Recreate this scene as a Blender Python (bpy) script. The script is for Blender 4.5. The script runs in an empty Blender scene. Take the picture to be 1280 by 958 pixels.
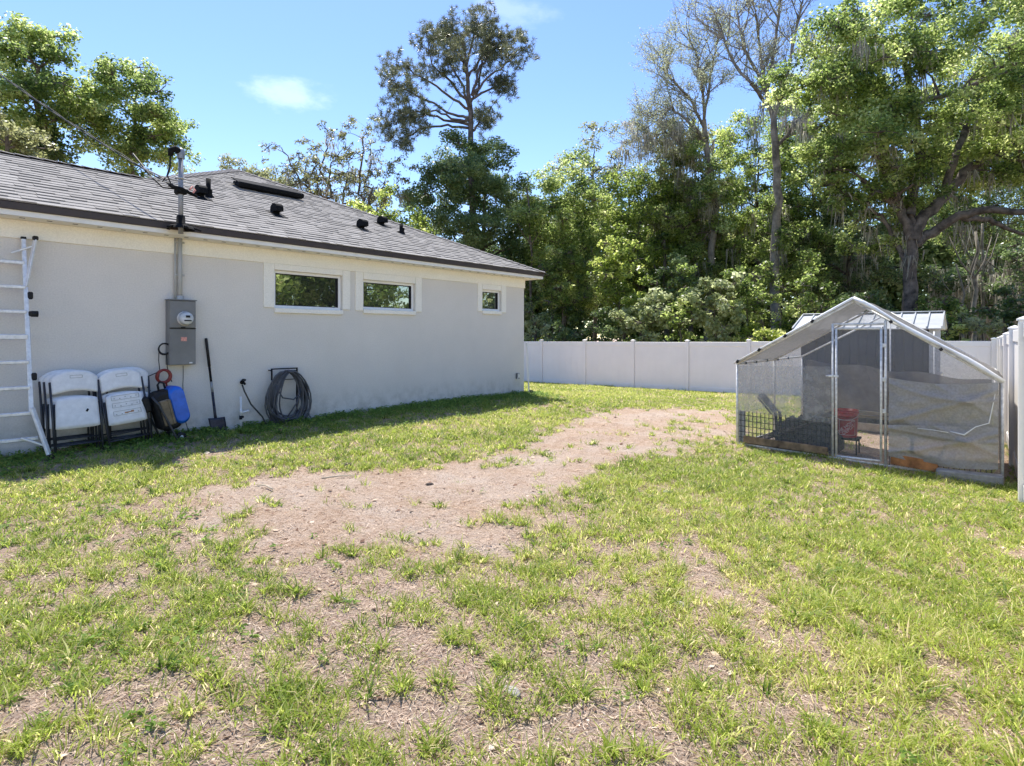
import bpy, math, random
import numpy as np
from mathutils import Vector, Matrix
random.seed(7)
R = math.radians
sc = bpy.context.scene
COL = sc.collection

# ------------------------------------------------------------------ camera model
F, CX, HY, CH = 740.0, 640.0, 421.0, 1.55
def P(px, py, d):
    return Vector(((px-CX)/F*d, d, CH+(HY-py)/F*d))

# ------------------------------------------------------------------ terrain height
_gp = np.array([(-6,7,.20),(-9,3.5,.20),(.3,14.0,.20),(-3,10.5,.2),(-6,18,.15),(3.28,8.6,-.02),(5.6,6.8,-.14),(5.7,11.7,-.2),(7.9,10.2,-.25),(5.1,5.9,-.13),
  (1.3,25.6,-.46),(6.4,21.6,-.45),(13,16.3,-.36),(0,0,0.0),(3,2,-.05),(-4,2.5,.08),(-2,36,-.55),(14,32,-.6),(-14,30,-.4),(20,14,-.5),(0,5,.02),(2.5,15.5,.02)], float)
def _U(r2): return np.where(r2 > 1e-9, r2*np.log(np.maximum(r2, 1e-9))*.5, 0)
_n = len(_gp)
_d2 = ((_gp[:,None,:2]-_gp[None,:,:2])**2).sum(-1)
_K = _U(_d2)+np.eye(_n)*.8
_Pm = np.c_[np.ones(_n), _gp[:,:2]]
_A = np.zeros((_n+3,_n+3)); _A[:_n,:_n]=_K; _A[:_n,_n:]=_Pm; _A[_n:,:_n]=_Pm.T
_w = np.linalg.solve(_A, np.r_[_gp[:,2],0,0,0])
def gz(x, y):
    x = np.asarray(x,float); y = np.asarray(y,float)
    sh = x.shape; xf = np.clip(x.ravel(),-16,22); yf = np.clip(y.ravel(),-2,38)
    out = np.empty(xf.size)
    for a in range(0, xf.size, 20000):
        q = np.c_[xf[a:a+20000], yf[a:a+20000]]
        d2 = ((q[:,None,:]-_gp[None,:,:2])**2).sum(-1)
        out[a:a+20000] = _U(d2)@_w[:_n] + _w[_n] + q@_w[_n+1:]
    return np.clip(out.reshape(sh), -.75, .3)
def G1(x, y): return float(gz(np.array([x]), np.array([y]))[0])
def G(px, py):                                # pixel ray -> ground
    d = CH*F/max(py-HY, 1)
    for _ in range(12):
        z = G1((px-CX)/F*d, d); d = .5*d+.5*(CH-z)*F/max(py-HY, 1)
    return Vector(((px-CX)/F*d, d, G1((px-CX)/F*d, d)))

# ------------------------------------------------------------------ noise (numpy)
_rt = np.random.default_rng(11).random((256,256))
def vnoise(x, y):
    xi = np.floor(x).astype(int); yi = np.floor(y).astype(int); fx = x-xi; fy = y-yi
    fx = fx*fx*(3-2*fx); fy = fy*fy*(3-2*fy)
    a=_rt[xi&255,yi&255]; b=_rt[(xi+1)&255,yi&255]; c=_rt[xi&255,(yi+1)&255]; d=_rt[(xi+1)&255,(yi+1)&255]
    return (a*(1-fx)+b*fx)*(1-fy)+(c*(1-fx)+d*fx)*fy
def fbm(x, y, o=4):
    s=0; a=.5; t=0
    for k in range(o):
        s = s+a*vnoise(x*2**k+17.3*k, y*2**k+9.1*k); t+=a; a*=.55
    return s/t

# ------------------------------------------------------------------ mesh builder
class MB:
    def __init__(s): s.v=[]; s.f=[]; s.sm=[]
    def add(s, vs, fs, smooth=False, M=None):
        b=len(s.v)
        for p in vs:
            p = Vector(p); s.v.append(tuple(M@p if M is not None else p))
        for f in fs: s.f.append(tuple(b+i for i in f)); s.sm.append(smooth)
    def box(s, c, d, M=None, ch=0.0):
        x,y,z = (k/2 for k in d); T = Matrix.Translation(c)
        if M is not None: T = T@M.to_4x4()
        ch = min(ch, x*.45, y*.45, z*.45)
        if ch <= 0:
            s.add([(a*x,b*y,e*z) for a in(-1,1) for b in(-1,1) for e in(-1,1)],
              [(0,1,3,2),(4,6,7,5),(0,4,5,1),(2,3,7,6),(0,2,6,4),(1,5,7,3)], M=T)
        else:
            vs=[]; idx={}
            for a in(-1,1):
                for b in(-1,1):
                    for e in(-1,1):
                        for k in range(3):
                            q=[a*(x-ch),b*(y-ch),e*(z-ch)]; q[k]=(a*x,b*y,e*z)[k]
                            idx[a,b,e,k]=len(vs); vs.append(q)
            fs=[]
            for k in range(3):
                o=[i for i in range(3) if i!=k]
                for sg in(-1,1):
                    L=[]
                    for (p,q) in((-1,-1),(1,-1),(1,1),(-1,1)):
                        t=[0,0,0]; t[k]=sg; t[o[0]]=p; t[o[1]]=q; L.append(idx[t[0],t[1],t[2],k])
                    fs.append(L)
                    
            for k in range(3):
                o=[i for i in range(3) if i!=k]
                for p in(-1,1):
                    for q in(-1,1):
                        t0=[0,0,0];t1=[0,0,0]; t0[k]=-1;t1[k]=1
                        for t in(t0,t1): t[o[0]]=p; t[o[1]]=q
                        fs.append([idx[(*t0,o[0])],idx[(*t1,o[0])],idx[(*t1,o[1])],idx[(*t0,o[1])]])
            for a in(-1,1):
                for b in(-1,1):
                    for e in(-1,1): fs.append([idx[a,b,e,k] for k in range(3)])
            s.add(vs,fs,M=T)
        return s
    def bar(s, p, q, w, h=None, ch=0):         # rectangular bar p->q
        p=Vector(p); q=Vector(q); h=h or w; d=q-p
        M = d.to_track_quat('Z','Y').to_matrix()
        s.box((p+q)/2,(w,h,d.length),M,ch); return s
    def tube(s, pts, r, n=8, closed=False, cap=True, M=None):
        pts=[Vector(p) for p in pts]; m=len(pts)
        rs = list(r) if hasattr(r,'__len__') else [r]*m
        vs=[]; up=None
        for i in range(m):
            if closed: t=pts[(i+1)%m]-pts[i-1]
            else: t=pts[min(i+1,m-1)]-pts[max(i-1,0)]
            if t.length<1e-9: t=Vector((0,0,1))
            t.normalize()
            if up is None:
                up = Vector((0,0,1)) if abs(t.z)<.9 else Vector((1,0,0))
            u=(up-t*up.dot(t)); 
            if u.length<1e-6: u=t.orthogonal()
            u.normalize(); up=u; w=t.cross(u)
            for k in range(n):
                a=2*math.pi*k/n; vs.append(pts[i]+(u*math.cos(a)+w*math.sin(a))*rs[i])
        fs=[]
        for i in range(m if closed else m-1):
            j=(i+1)%m
            for k in range(n): fs.append((i*n+k,i*n+(k+1)%n,j*n+(k+1)%n,j*n+k))
        s.add(vs,fs,True,M)
        if cap and not closed:
            b=len(s.v)-len(vs)
            s.f.append(tuple(b+k for k in range(n))[::-1]); s.sm.append(False)
            s.f.append(tuple(b+(m-1)*n+k for k in range(n))); s.sm.append(False)
        return s
    def lathe(s, prof, n=24, M=None):          # prof: (r,z)
        vs=[(r*math.cos(2*math.pi*k/n), r*math.sin(2*math.pi*k/n), z) for r,z in prof for k in range(n)]
        fs=[(i*n+k,i*n+(k+1)%n,(i+1)*n+(k+1)%n,(i+1)*n+k) for i in range(len(prof)-1) for k in range(n)]
        s.add(vs,fs,True,M); return s
    def prism(s, prof, axis, a, b, M=None, smooth=False):   # extrude 2D outline (in the two other axes) from a to b
        o=[i for i in range(3) if i!=axis]; vs=[]
        for t in(a,b):
            for p in prof:
                q=[0,0,0]; q[axis]=t; q[o[0]]=p[0]; q[o[1]]=p[1]; vs.append(q)
        n=len(prof)
        s.add(vs,[tuple(range(n))[::-1],tuple(range(n,2*n))],False,M)
        b0=len(s.v)-2*n
        for k in range(n): s.f.append((b0+k,b0+(k+1)%n,b0+n+(k+1)%n,b0+n+k)); s.sm.append(smooth)
        return s
    def quad(s,*p): s.add(p,[tuple(range(len(p)))]); return s

def obj(name, mb, mat, parent=None, bevel=0, smooth=None):
    me=bpy.data.meshes.new(name); me.from_pydata(mb.v,[],mb.f); 
    me.polygons.foreach_set('use_smooth', mb.sm if smooth is None else [smooth]*len(mb.f))
    me.materials.append(mat)
    import bmesh
    bm=bmesh.new(); bm.from_mesh(me); bmesh.ops.recalc_face_normals(bm, faces=bm.faces); bm.to_mesh(me); bm.free()
    o=bpy.data.objects.new(name, me); COL.objects.link(o)
    if parent: o.parent=parent
    if bevel:
        m=o.modifiers.new('bevel','BEVEL'); m.width=bevel; m.segments=2; m.limit_method='ANGLE'
    return o
def npobj(name, V, Fq, mat, parent=None, attrs=None, smooth=False, k=4):
    me=bpy.data.meshes.new(name); V=np.asarray(V,np.float32); Fq=np.asarray(Fq,np.int32)
    me.vertices.add(len(V)); me.vertices.foreach_set('co',V.ravel())
    n=len(Fq); kk=Fq.shape[1]
    me.loops.add(n*kk); me.loops.foreach_set('vertex_index',Fq.ravel())
    me.polygons.add(n); me.polygons.foreach_set('loop_start',np.arange(n,dtype=np.int32)*kk)
    try: me.polygons.foreach_set('loop_total',np.full(n,kk,np.int32))
    except Exception: pass
    me.update(calc_edges=True)
    me.polygons.foreach_set('use_smooth',np.full(n,smooth))
    for nm,(dom,val) in (attrs or {}).items():
        a=me.attributes.new(nm,'FLOAT',dom); a.data.foreach_set('value',np.asarray(val,np.float32))
    me.materials.append(mat)
    o=bpy.data.objects.new(name,me); COL.objects.link(o)
    if parent: o.parent=parent
    return o
def tag(o,label=None,cat=None,group=None,kind=None):
    if label: o['label']=label
    if cat: o['category']=cat
    if group: o['group']=group
    if kind: o['kind']=kind
    return o
def thing(name,label,cat,loc=(0,0,0),rz=0,group=None):
    o=bpy.data.objects.new(name,None); COL.objects.link(o); o.empty_display_size=.1
    o.location=loc; o.rotation_euler=(0,0,rz); return tag(o,label,cat,group)
def copy_tree(o,parent=None):
    c=o.copy(); COL.objects.link(c); c.parent=parent
    for ch in [x for x in bpy.data.objects if x.parent==o]: copy_tree(ch,c)
    return c

# ------------------------------------------------------------------ materials
class NT:
    def __init__(s,name):
        m=bpy.data.materials.new(name); m.use_nodes=True; s.m=m; s.t=m.node_tree; s.n=s.t.nodes; s.l=s.t.links
        s.b=s.n['Principled BSDF']; s.out=s.n['Material Output']
    def new(s,ty,**kw):
        n=s.n.new(ty)
        for k,v in kw.items():
            if k.startswith('i_'): n.inputs[k[2:].replace('_',' ')].default_value=v
            else: setattr(n,k,v)
        return n
    def link(s,a,b): s.l.new(a,b)
    def coord(s,kind='Object'):
        return s.new('ShaderNodeTexCoord').outputs[kind]
    def noise(s,scale,detail=4,rough=.6,vec=None):
        n=s.new('ShaderNodeTexNoise'); n.inputs['Scale'].default_value=scale; n.inputs['Detail'].default_value=detail; n.inputs['Roughness'].default_value=rough
        s.link(vec if vec else s.coord(), n.inputs['Vector']); return n.outputs['Fac']
    def ramp(s,fac,stops):
        r=s.new('ShaderNodeValToRGB'); e=r.color_ramp.elements
        while len(e)<len(stops): e.new(.5)
        for i,(p,c) in enumerate(stops):
            e[i].position=p; e[i].color=(*c,1) if len(c)==3 else c
        s.link(fac,r.inputs['Fac']); return r.outputs['Color']
    def mix(s,fac,a,b,mode='MIX'):
        m=s.new('ShaderNodeMix',data_type='RGBA',blend_type=mode)
        for sock,v in((m.inputs[0],fac),(m.inputs[6],a),(m.inputs[7],b)):
            if isinstance(v,(int,float)): sock.default_value=v
            elif isinstance(v,tuple): sock.default_value=(*v,1)
            else: s.link(v,sock)
        return m.outputs[2]
    def bump(s,h,strength=.3,dist=.01):
        b=s.new('ShaderNodeBump'); b.inputs['Strength'].default_value=strength; b.inputs['Distance'].default_value=dist
        s.link(h,b.inputs['Height']); s.link(b.outputs['Normal'],s.b.inputs['Normal']); return b
def simple(name,col,rough=.6,metal=0,var=.12,scale=6,bump=0,bscale=80,spec=None):
    t=NT(name); n=t.noise(scale,5)
    lo=tuple(max(c*(1-var*1.6),0) for c in col); hi=tuple(min(c*(1+var),1) for c in col)
    t.link(t.ramp(n,[(.3,lo),(.7,hi)]),t.b.inputs['Base Color'])
    t.b.inputs['Roughness'].default_value=rough; t.b.inputs['Metallic'].default_value=metal
    if spec is not None: t.b.inputs['Specular IOR Level'].default_value=spec
    if bump: t.bump(t.noise(bscale,6),bump,.01)
    return t.m
def leafmat(name,stops,trans=.62,rough=.38,spec=.55):
    t=NT(name); a=t.new('ShaderNodeAttribute',attribute_name='tint')
    c=t.ramp(a.outputs['Fac'],stops); t.link(c,t.b.inputs['Base Color'])
    t.b.inputs['Roughness'].default_value=rough; t.b.inputs['Specular IOR Level'].default_value=spec
    tr=t.new('ShaderNodeBsdfTranslucent'); 
    hs=t.new('ShaderNodeHueSaturation'); hs.inputs['Saturation'].default_value=.93; hs.inputs['Value'].default_value=3.1; hs.inputs['Hue'].default_value=.49
    t.link(c,hs.inputs['Color']); t.link(hs.outputs['Color'],tr.inputs['Color'])
    m=t.new('ShaderNodeMixShader'); m.inputs[0].default_value=trans
    t.link(t.b.outputs[0],m.inputs[1]); t.link(tr.outputs[0],m.inputs[2]); t.link(m.outputs[0],t.out.inputs['Surface'])
    return t.m
def meshmat(name,col,alpha,rough=.6,metal=0,nscale=8,nvar=.25,translucent=0):
    t=NT(name); n=t.noise(nscale,5)
    t.link(t.ramp(n,[(.3,tuple(c*.75 for c in col)),(.7,col)]),t.b.inputs['Base Color'])
    t.b.inputs['Roughness'].default_value=rough; t.b.inputs['Metallic'].default_value=metal
    tp=t.new('ShaderNodeBsdfTransparent'); m=t.new('ShaderNodeMixShader')
    mr=t.new('ShaderNodeMapRange'); mr.inputs['From Min'].default_value=.3; mr.inputs['From Max'].default_value=.7
    mr.inputs['To Min'].default_value=max(alpha-nvar,0.02); mr.inputs['To Max'].default_value=min(alpha+nvar,1)
    t.link(n,mr.inputs['Value']); t.link(mr.outputs[0],m.inputs[0])
    src=t.b.outputs[0]
    if translucent:
        tr=t.new('ShaderNodeBsdfTranslucent'); tr.inputs['Color'].default_value=(*col,1)
        m2=t.new('ShaderNodeMixShader'); m2.inputs[0].default_value=translucent
        t.link(src,m2.inputs[1]); t.link(tr.outputs[0],m2.inputs[2]); src=m2.outputs[0]
    t.link(tp.outputs[0],m.inputs[1]); t.link(src,m.inputs[2]); t.link(m.outputs[0],t.out.inputs['Surface'])
    return t.m

def stucco(name,col,dirt=False):
    t=NT(name); co=t.coord()
    c=t.ramp(t.noise(1.3,6,.65,co),[(.3,tuple(k*.95 for k in col)),(.7,tuple(k*1.03 for k in col))])
    c2=t.ramp(t.noise(60,4,.6,co),[(.3,(.9,.9,.9)),(.7,(1.05,1.05,1.05))])
    c=t.mix(1.0,c,c2,'MULTIPLY')
    if dirt:   # splash dirt and mildew at the foot of the wall
        sx=t.new('ShaderNodeSeparateXYZ'); t.link(co,sx.inputs[0])
        mr=t.new('ShaderNodeMapRange'); mr.inputs['From Min'].default_value=.05; mr.inputs['From Max'].default_value=.5; mr.inputs['To Min'].default_value=1; mr.inputs['To Max'].default_value=0
        t.link(sx.outputs['Z'],mr.inputs['Value'])
        mu=t.new('ShaderNodeMath',operation='MULTIPLY'); t.link(mr.outputs[0],mu.inputs[0]); 
        rr=t.ramp(t.noise(5,7,.7,co),[(.42,(0,0,0)),(.7,(.6,.6,.6))]); t.link(rr,mu.inputs[1])
        c=t.mix(mu.outputs[0],c,(.24,.22,.15))
    t.link(c,t.b.inputs['Base Color']); t.b.inputs['Roughness'].default_value=.9
    n2=t.noise(90,6,.7,co); t.bump(n2,.6,.008); return t.m

M={}
M['wall']=stucco('grey_stucco',(.72,.68,.615),True)
M['cream']=stucco('cream_stucco',(.90,.865,.765))
M['fascia']=simple('brown_fascia',(.050,.034,.026),.5,0,.1)
M['soffit']=simple('soffit_white',(.80,.78,.70),.6,0,.05)
M['vinyl']=simple('vinyl_frame',(.85,.85,.83),.4,0,.03)
M['fence']=simple('vinyl_fence',(.88,.84,.78),.4,0,.03,scale=1.2)
M['alu']=simple('aluminium',(.74,.74,.73),.45,.35,.12,scale=20)
M['galv']=simple('galvanised',(.70,.69,.66),.45,.1,.2,scale=25)
M['blackpl']=simple('black_plastic',(.014,.014,.015),.6,0,.3,scale=20,spec=.3)
M['blackmt']=simple('black_metal',(.010,.010,.010),.8,.0,.3,scale=30,spec=.12)
M['greymt']=simple('grey_enclosure',(.19,.19,.185),.5,.15,.12,scale=3)
M['conduit']=simple('conduit_grey',(.42,.43,.42),.6,0,.08)
M['mast']=simple('mast_steel',(.27,.28,.29),.5,.4,.15,scale=12)
M['chairwh']=simple('chair_plastic',(.80,.79,.77),.55,0,.08,scale=12)
M['chairfr']=simple('chair_frame_grey',(.05,.052,.06),.45,.3,.2,scale=30)
M['rust']=simple('rust_stain',(.45,.24,.12),.8,0,.4,scale=60)
M['midgrey']=simple('plain_mid_grey',(.40,.40,.37),.8,0,.2,scale=60)  # mid grey for slot outlines, seat ribs and the corner board
M['blue']=simple('blue_plastic',(.012,.13,.60),.3,0,.15,scale=10)
M['tan']=simple('tan_panel',(.20,.15,.09),.5,0,.25,scale=14)
M['redcord']=simple('red_cord',(.26,.035,.022),.5,0,.15)
M['white']=simple('white_pvc',(.75,.75,.73),.4,0,.05)
M['hose']=simple('grey_hose',(.075,.078,.09),.4,0,.25,scale=9)
M['blackhose']=simple('black_hose',(.03,.032,.03),.4,0,.2)
M['spade']=simple('spade_steel',(.035,.035,.05),.45,.4,.4,scale=18)
M['ferrule']=simple('ferrule',(.30,.31,.30),.45,.4,.2)
M['pink']=simple('faded_sticker',(.72,.32,.26),.6,0,.3,scale=60)
M['bucket']=simple('red_bucket',(.50,.012,.02),.4,0,.12)
M['bucketmark']=simple('bucket_mark',(.85,.68,.66),.5,0,.1)
M['plank']=simple('weathered_plank',(.26,.17,.09),.8,0,.4,scale=9,bump=.4,bscale=40)
M['plank2']=simple('orange_plank',(.36,.15,.05),.8,0,.35,scale=9,bump=.4,bscale=40)
M['palewood']=simple('pale_lumber',(.50,.42,.30),.8,0,.2,scale=9,bump=.3,bscale=40)
M['darkwood']=simple('dark_wood',(.045,.032,.025),.8,0,.3,scale=9)
M['block']=simple('concrete_block',(.30,.29,.27),.9,0,.2,scale=12,bump=.6,bscale=50)
M['tarp']=meshmat('roof_tarp',(.31,.30,.28),.74,.7,0,9,.16,translucent=.4)
M['tarpedge']=simple('tarp_edge_white',(.74,.74,.72),.5,0,.08,scale=20)
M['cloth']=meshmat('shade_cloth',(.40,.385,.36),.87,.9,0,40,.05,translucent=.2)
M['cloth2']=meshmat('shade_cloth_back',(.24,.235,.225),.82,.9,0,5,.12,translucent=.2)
M['plastic']=meshmat('cloudy_sheet',(.60,.60,.58),.34,.5,0,9,.22,translucent=.4)
M['wire']=meshmat('chicken_wire',(.36,.36,.36),.24,.5,.3,30,.08)
M['blacktarp']=simple('black_mesh_heap',(.018,.022,.022),.6,0,.5,scale=40,bump=.8,bscale=30)
M['slat']=simple('dark_siding',(.045,.043,.045),.75,0,.3,scale=5)
M['shedroof']=simple('shed_metal_roof',(.50,.51,.51),.4,.3,.12,scale=4)
M['dullwhite']=simple('shed_trim_white',(.62,.61,.58),.6,0,.1)
M['bark']=simple('bark_grey',(.14,.115,.09),.95,0,.45,scale=5,bump=.9,bscale=14)
M['barkpine']=simple('bark_pine',(.13,.11,.10),.95,0,.4,scale=5,bump=.9,bscale=14)
M['barkpale']=simple('bark_pale',(.24,.215,.18),.95,0,.4,scale=3,bump=.9,bscale=14)
M['barkoak']=simple('bark_oak',(.12,.10,.085),.95,0,.55,scale=4,bump=1.0,bscale=10)
M['meterglass']=simple('meter_face',(.55,.58,.60),.15,0,.1,scale=30)

# glass: unlit room painted in as near-black base, mirror-like coating
t=NT('window_glass'); t.b.inputs['Base Color'].default_value=(.01,.012,.012,1); t.b.inputs['Roughness'].default_value=.3
g=t.new('ShaderNodeBsdfGlossy'); g.inputs['Roughness'].default_value=.015; g.inputs['Color'].default_value=(.8,.85,.8,1)
m=t.new('ShaderNodeMixShader'); m.inputs[0].default_value=.45
t.link(t.b.outputs[0],m.inputs[1]); t.link(g.outputs[0],m.inputs[2]); t.link(m.outputs[0],t.out.inputs['Surface'])
bp=t.new('ShaderNodeBump'); bp.inputs['Strength'].default_value=.12; bp.inputs['Distance'].default_value=.01
t.link(t.noise(3,2),bp.inputs['Height']); t.link(bp.outputs[0],g.inputs['Normal']); M['glass']=t.m

# shingles: every tab carries its own tint
t=NT('asphalt_shingle'); a=t.new('ShaderNodeAttribute',attribute_name='tint')
c=t.ramp(a.outputs['Fac'],[(0,(.235,.22,.20)),(.5,(.295,.277,.252)),(1,(.355,.335,.305))])
c=t.mix(1.0,c,t.ramp(t.noise(240,3),[(.3,(.7,.7,.7)),(.7,(1.2,1.2,1.2))]),'MULTIPLY')
t.link(c,t.b.inputs['Base Color']); t.b.inputs['Roughness'].default_value=.95; t.b.inputs['Specular IOR Level'].default_value=.2; M['shingle']=t.m

GREEN_MID=[(0,(.022,.042,.010)),(.4,(.085,.13,.026)),(.75,(.20,.25,.065)),(1,(.34,.37,.17))]
GREEN_BRIGHT=[(0,(.035,.062,.010)),(.45,(.115,.165,.026)),(.8,(.23,.275,.055)),(1,(.34,.36,.14))]
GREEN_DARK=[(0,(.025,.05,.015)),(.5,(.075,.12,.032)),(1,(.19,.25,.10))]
OLIVE=[(0,(.07,.08,.03)),(.5,(.15,.165,.06)),(1,(.26,.27,.13))]
PALE=[(0,(.10,.13,.05)),(.5,(.20,.235,.10)),(1,(.36,.39,.22))]
M['lf_mid']=leafmat('leaf_mid',GREEN_MID); M['lf_bright']=leafmat('leaf_bright',GREEN_BRIGHT)
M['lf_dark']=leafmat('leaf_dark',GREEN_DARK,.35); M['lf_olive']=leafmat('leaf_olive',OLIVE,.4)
M['lf_pale']=leafmat('leaf_pale',PALE,.4,.4,.5)
M['needle']=leafmat('pine_needle',[(0,(.045,.060,.028)),(.5,(.085,.10,.045)),(1,(.17,.17,.09))],.25)
M['lichen']=leafmat('grey_lichen_twig',[(0,(.15,.145,.11)),(.5,(.22,.24,.15)),(1,(.28,.32,.16))],.4,.7,.2)
M['moss']=leafmat('spanish_moss',[(0,(.14,.13,.10)),(.5,(.24,.225,.18)),(1,(.34,.33,.27))],.35)
M['grass']=leafmat('grass_blade',[(0,(.035,.075,.008)),(.35,(.115,.175,.018)),(.65,(.225,.28,.036)),(.85,(.34,.36,.10)),(1,(.52,.44,.25))],.4,.55,.3)
M['weed']=leafmat('weed_leaf',[(0,(.05,.10,.02)),(.5,(.11,.19,.035)),(1,(.22,.30,.07))],.45,.6,.2)
M['litter']=leafmat('dry_litter',[(0,(.07,.04,.025)),(.25,(.22,.13,.085)),(.55,(.46,.34,.24)),(.8,(.56,.45,.33)),(1,(.72,.61,.49))],.1,.8,.2)

# ground
t=NT('yard_soil'); co=t.coord('Generated'); co=t.coord('Object')
ab=t.new('ShaderNodeAttribute',attribute_name='bare').outputs['Fac']
n1=t.noise(1.1,8,.7,co); n2=t.noise(14,8,.75,co); n3=t.noise(90,5,.7,co)
sand=t.ramp(n2,[(.28,(.38,.245,.155)),(.48,(.55,.395,.28)),(.72,(.70,.55,.42))])
sand=t.mix(t.ramp(n1,[(.42,(0,0,0)),(.62,(.75,.75,.75))]),sand,(.66,.55,.45))
thatch=t.ramp(n3,[(.32,(.21,.13,.085)),(.45,(.48,.335,.24)),(.62,(.72,.56,.43))])
thatch=t.mix(t.ramp(n2,[(.45,(0,0,0)),(.65,(1,1,1))]),thatch,(.48,.375,.29))
ad=t.new('ShaderNodeMath',operation='ADD'); t.link(ab,ad.inputs[0])
mm=t.new('ShaderNodeMath',operation='MULTIPLY_ADD'); t.link(n2,mm.inputs[0]); mm.inputs[1].default_value=.9; mm.inputs[2].default_value=-.45
t.link(mm.outputs[0],ad.inputs[1])
c=t.mix(t.ramp(ad.outputs[0],[(.3,(0,0,0)),(.7,(1,1,1))]),thatch,sand)
speck=t.ramp(t.noise(42,3,.6,co),[(.30,(.55,.42,.33)),(.38,(1,1,1))]); c=t.mix(1.0,c,speck,'MULTIPLY'); c=t.mix(1.0,c,t.ramp(t.noise(75,4,.7,co),[(.36,(.45,.38,.33)),(.47,(.98,.98,.98)),(.66,(1.12,1.12,1.12))]),'MULTIPLY')
t.link(c,t.b.inputs['Base Color']); t.b.inputs['Roughness'].default_value=.95; t.b.inputs['Specular IOR Level'].default_value=.15
ah=t.new('ShaderNodeMath',operation='ADD'); t.link(n2,ah.inputs[0]); t.link(n3,ah.inputs[1]); t.bump(ah.outputs[0],1.0,.035); M['ground']=t.m

# ------------------------------------------------------------------ density fields for the lawn
POLY=[(925,510),(845,511),(740,519),(690,534),(640,556),(560,572),(440,588),(330,597),(240,618),(215,648),(290,680),(400,694),(520,690),(600,682),(650,650),(690,625),(745,598),(820,573),(905,553),(925,560)]
PW=np.array([(G(*p).x,G(*p).y) for p in POLY])
def poly_mask(x,y,W=PW):
    inside=np.zeros(x.shape,bool); dist=np.full(x.shape,1e9); n=len(W)
    for i in range(n):
        x1,y1=W[i]; x2,y2=W[(i+1)%n]
        c=((y1>y)!=(y2>y))&(x<(x2-x1)*(y-y1)/((y2-y1) if y2!=y1 else 1e-9)+x1); inside^=c
        dx,dy=x2-x1,y2-y1; tt=np.clip(((x-x1)*dx+(y-y1)*dy)/(dx*dx+dy*dy),0,1)
        dist=np.minimum(dist,np.hypot(x-x1-tt*dx,y-y1-tt*dy))
    return np.where(inside,dist,-dist)
CTRL=[(50,640,.40),(30,610,.75),(200,600,.8),(30,690,.5),(90,660,.35),(130,680,.55),(150,725,.3),(60,805,.85),(200,790,.78),(40,900,.8),(250,880,.5),(330,720,.5),(300,790,.6),(420,740,.5),(500,765,.42),(420,850,.62),(550,830,.6),(560,925,.5),(650,780,.6),(680,860,.5),(700,925,.5),(760,740,.42),(730,680,.75),(850,640,.92),(875,722,.25),(950,700,.88),(880,800,.5),(850,880,.6),(1000,620,.95),(1100,650,.95),(1200,700,.85),(1050,780,.88),(1200,850,.82),(1000,900,.62),(1150,930,.68),(780,615,.85),(1250,760,.75),(1260,700,.6),(400,560,.97),(300,590,.95),(550,540,1),(700,500,1),(800,500,.97),(700,490,1),(640,520,1),(900,560,.8),(950,575,.98),(250,575,.55),(120,600,.75),(60,590,.6),(560,540,1),(240,580,.3)]
CW=np.array([(*G(a,b)[:2],c) for a,b,c in CTRL])
TW=np.array([(G(*p).x,G(*p).y) for p in [(600,490),(760,490),(925,500),(925,510),(845,511),(740,519),(660,530)]])
def density(x,y):
    sh=x.shape; X=x.ravel(); Y=y.ravel(); out=np.empty(X.size)
    for a in range(0,X.size,50000):
        dx=X[a:a+50000,None]-CW[:,0]; dy=Y[a:a+50000,None]-CW[:,1]
        sc_=.35+.02*CW[:,1]**2*.5
        w=1/((dx**2+dy**2*.5)/sc_**2+.15)**1.6
        out[a:a+50000]=(w*CW[:,2]).sum(1)/w.sum(1)
    out=out.reshape(sh)
    pm=poly_mask(x,y)+ (fbm(x*.9+5,y*.9,4)-.5)*1.2+(fbm(x*3.5+5,y*3.5,3)-.5)*.9
    b=np.clip(pm/.35+.5,0,1)
    out=out*(1-b)+b*.05
    # coop floor is bare
    lx=(x-3.28)*.785-(y-8.6)*.619; ly=(x-3.28)*.619+(y-8.6)*.785
    ol=(x-.28)*.761-(y-13.9)*.648; sl_=(x-.28)*.648+(y-13.9)*.761
    out=np.where((ol>-.1)&(ol<1.15)&(sl_<.2),out*np.clip(.35+.5*ol,0,1),out)
    ins=(lx>-.02)&(lx<3.1)&(ly>-.02)&(ly<4.1); out=np.where(ins,.02,out)
    return out
def grassprob(x,y):
    d=density(x,y); n=fbm(x*2.0,y*2.0,3)*.22+fbm(x*6.5+3,y*6.5,2)*.36+fbm(x*14+9,y*14,1)*.26+fbm(x*.8+40,y*.8,3)*.16
    n=(n-.505)*3.0+.5
    return np.clip((d*.90-n)/.17+.5,0,1)*.94+.06*np.clip(d*3-.5,0,1)

# house frame
C=Vector((.28,13.9,0)); u=Vector((.648,.761,0)).normalized(); nn=Vector((u.y,-u.x,0)); TH=math.atan2(u.y,u.x)
Cn=C.dot(nn); HB=.20
def W(px,py,o=0):                 # pixel -> house local (x along wall to the right, y into wall, z above HB)
    tx=(px-CX)/F; d=(Cn+o)/(tx*nn.x+nn.y); p=Vector((tx*d,d,CH+(HY-py)/F*d))
    return Vector(((p-C).dot(u), -o, p.z-HB))
def HWp(x,o,z): p=C+u*x+nn*o; return Vector((p.x,p.y,z))
def inhouse(x,y):
    lx=(x-C.x)*u.x+(y-C.y)*u.y; o=(x-C.x)*nn.x+(y-C.y)*nn.y
    return (lx<0)&(o<.015)

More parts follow.
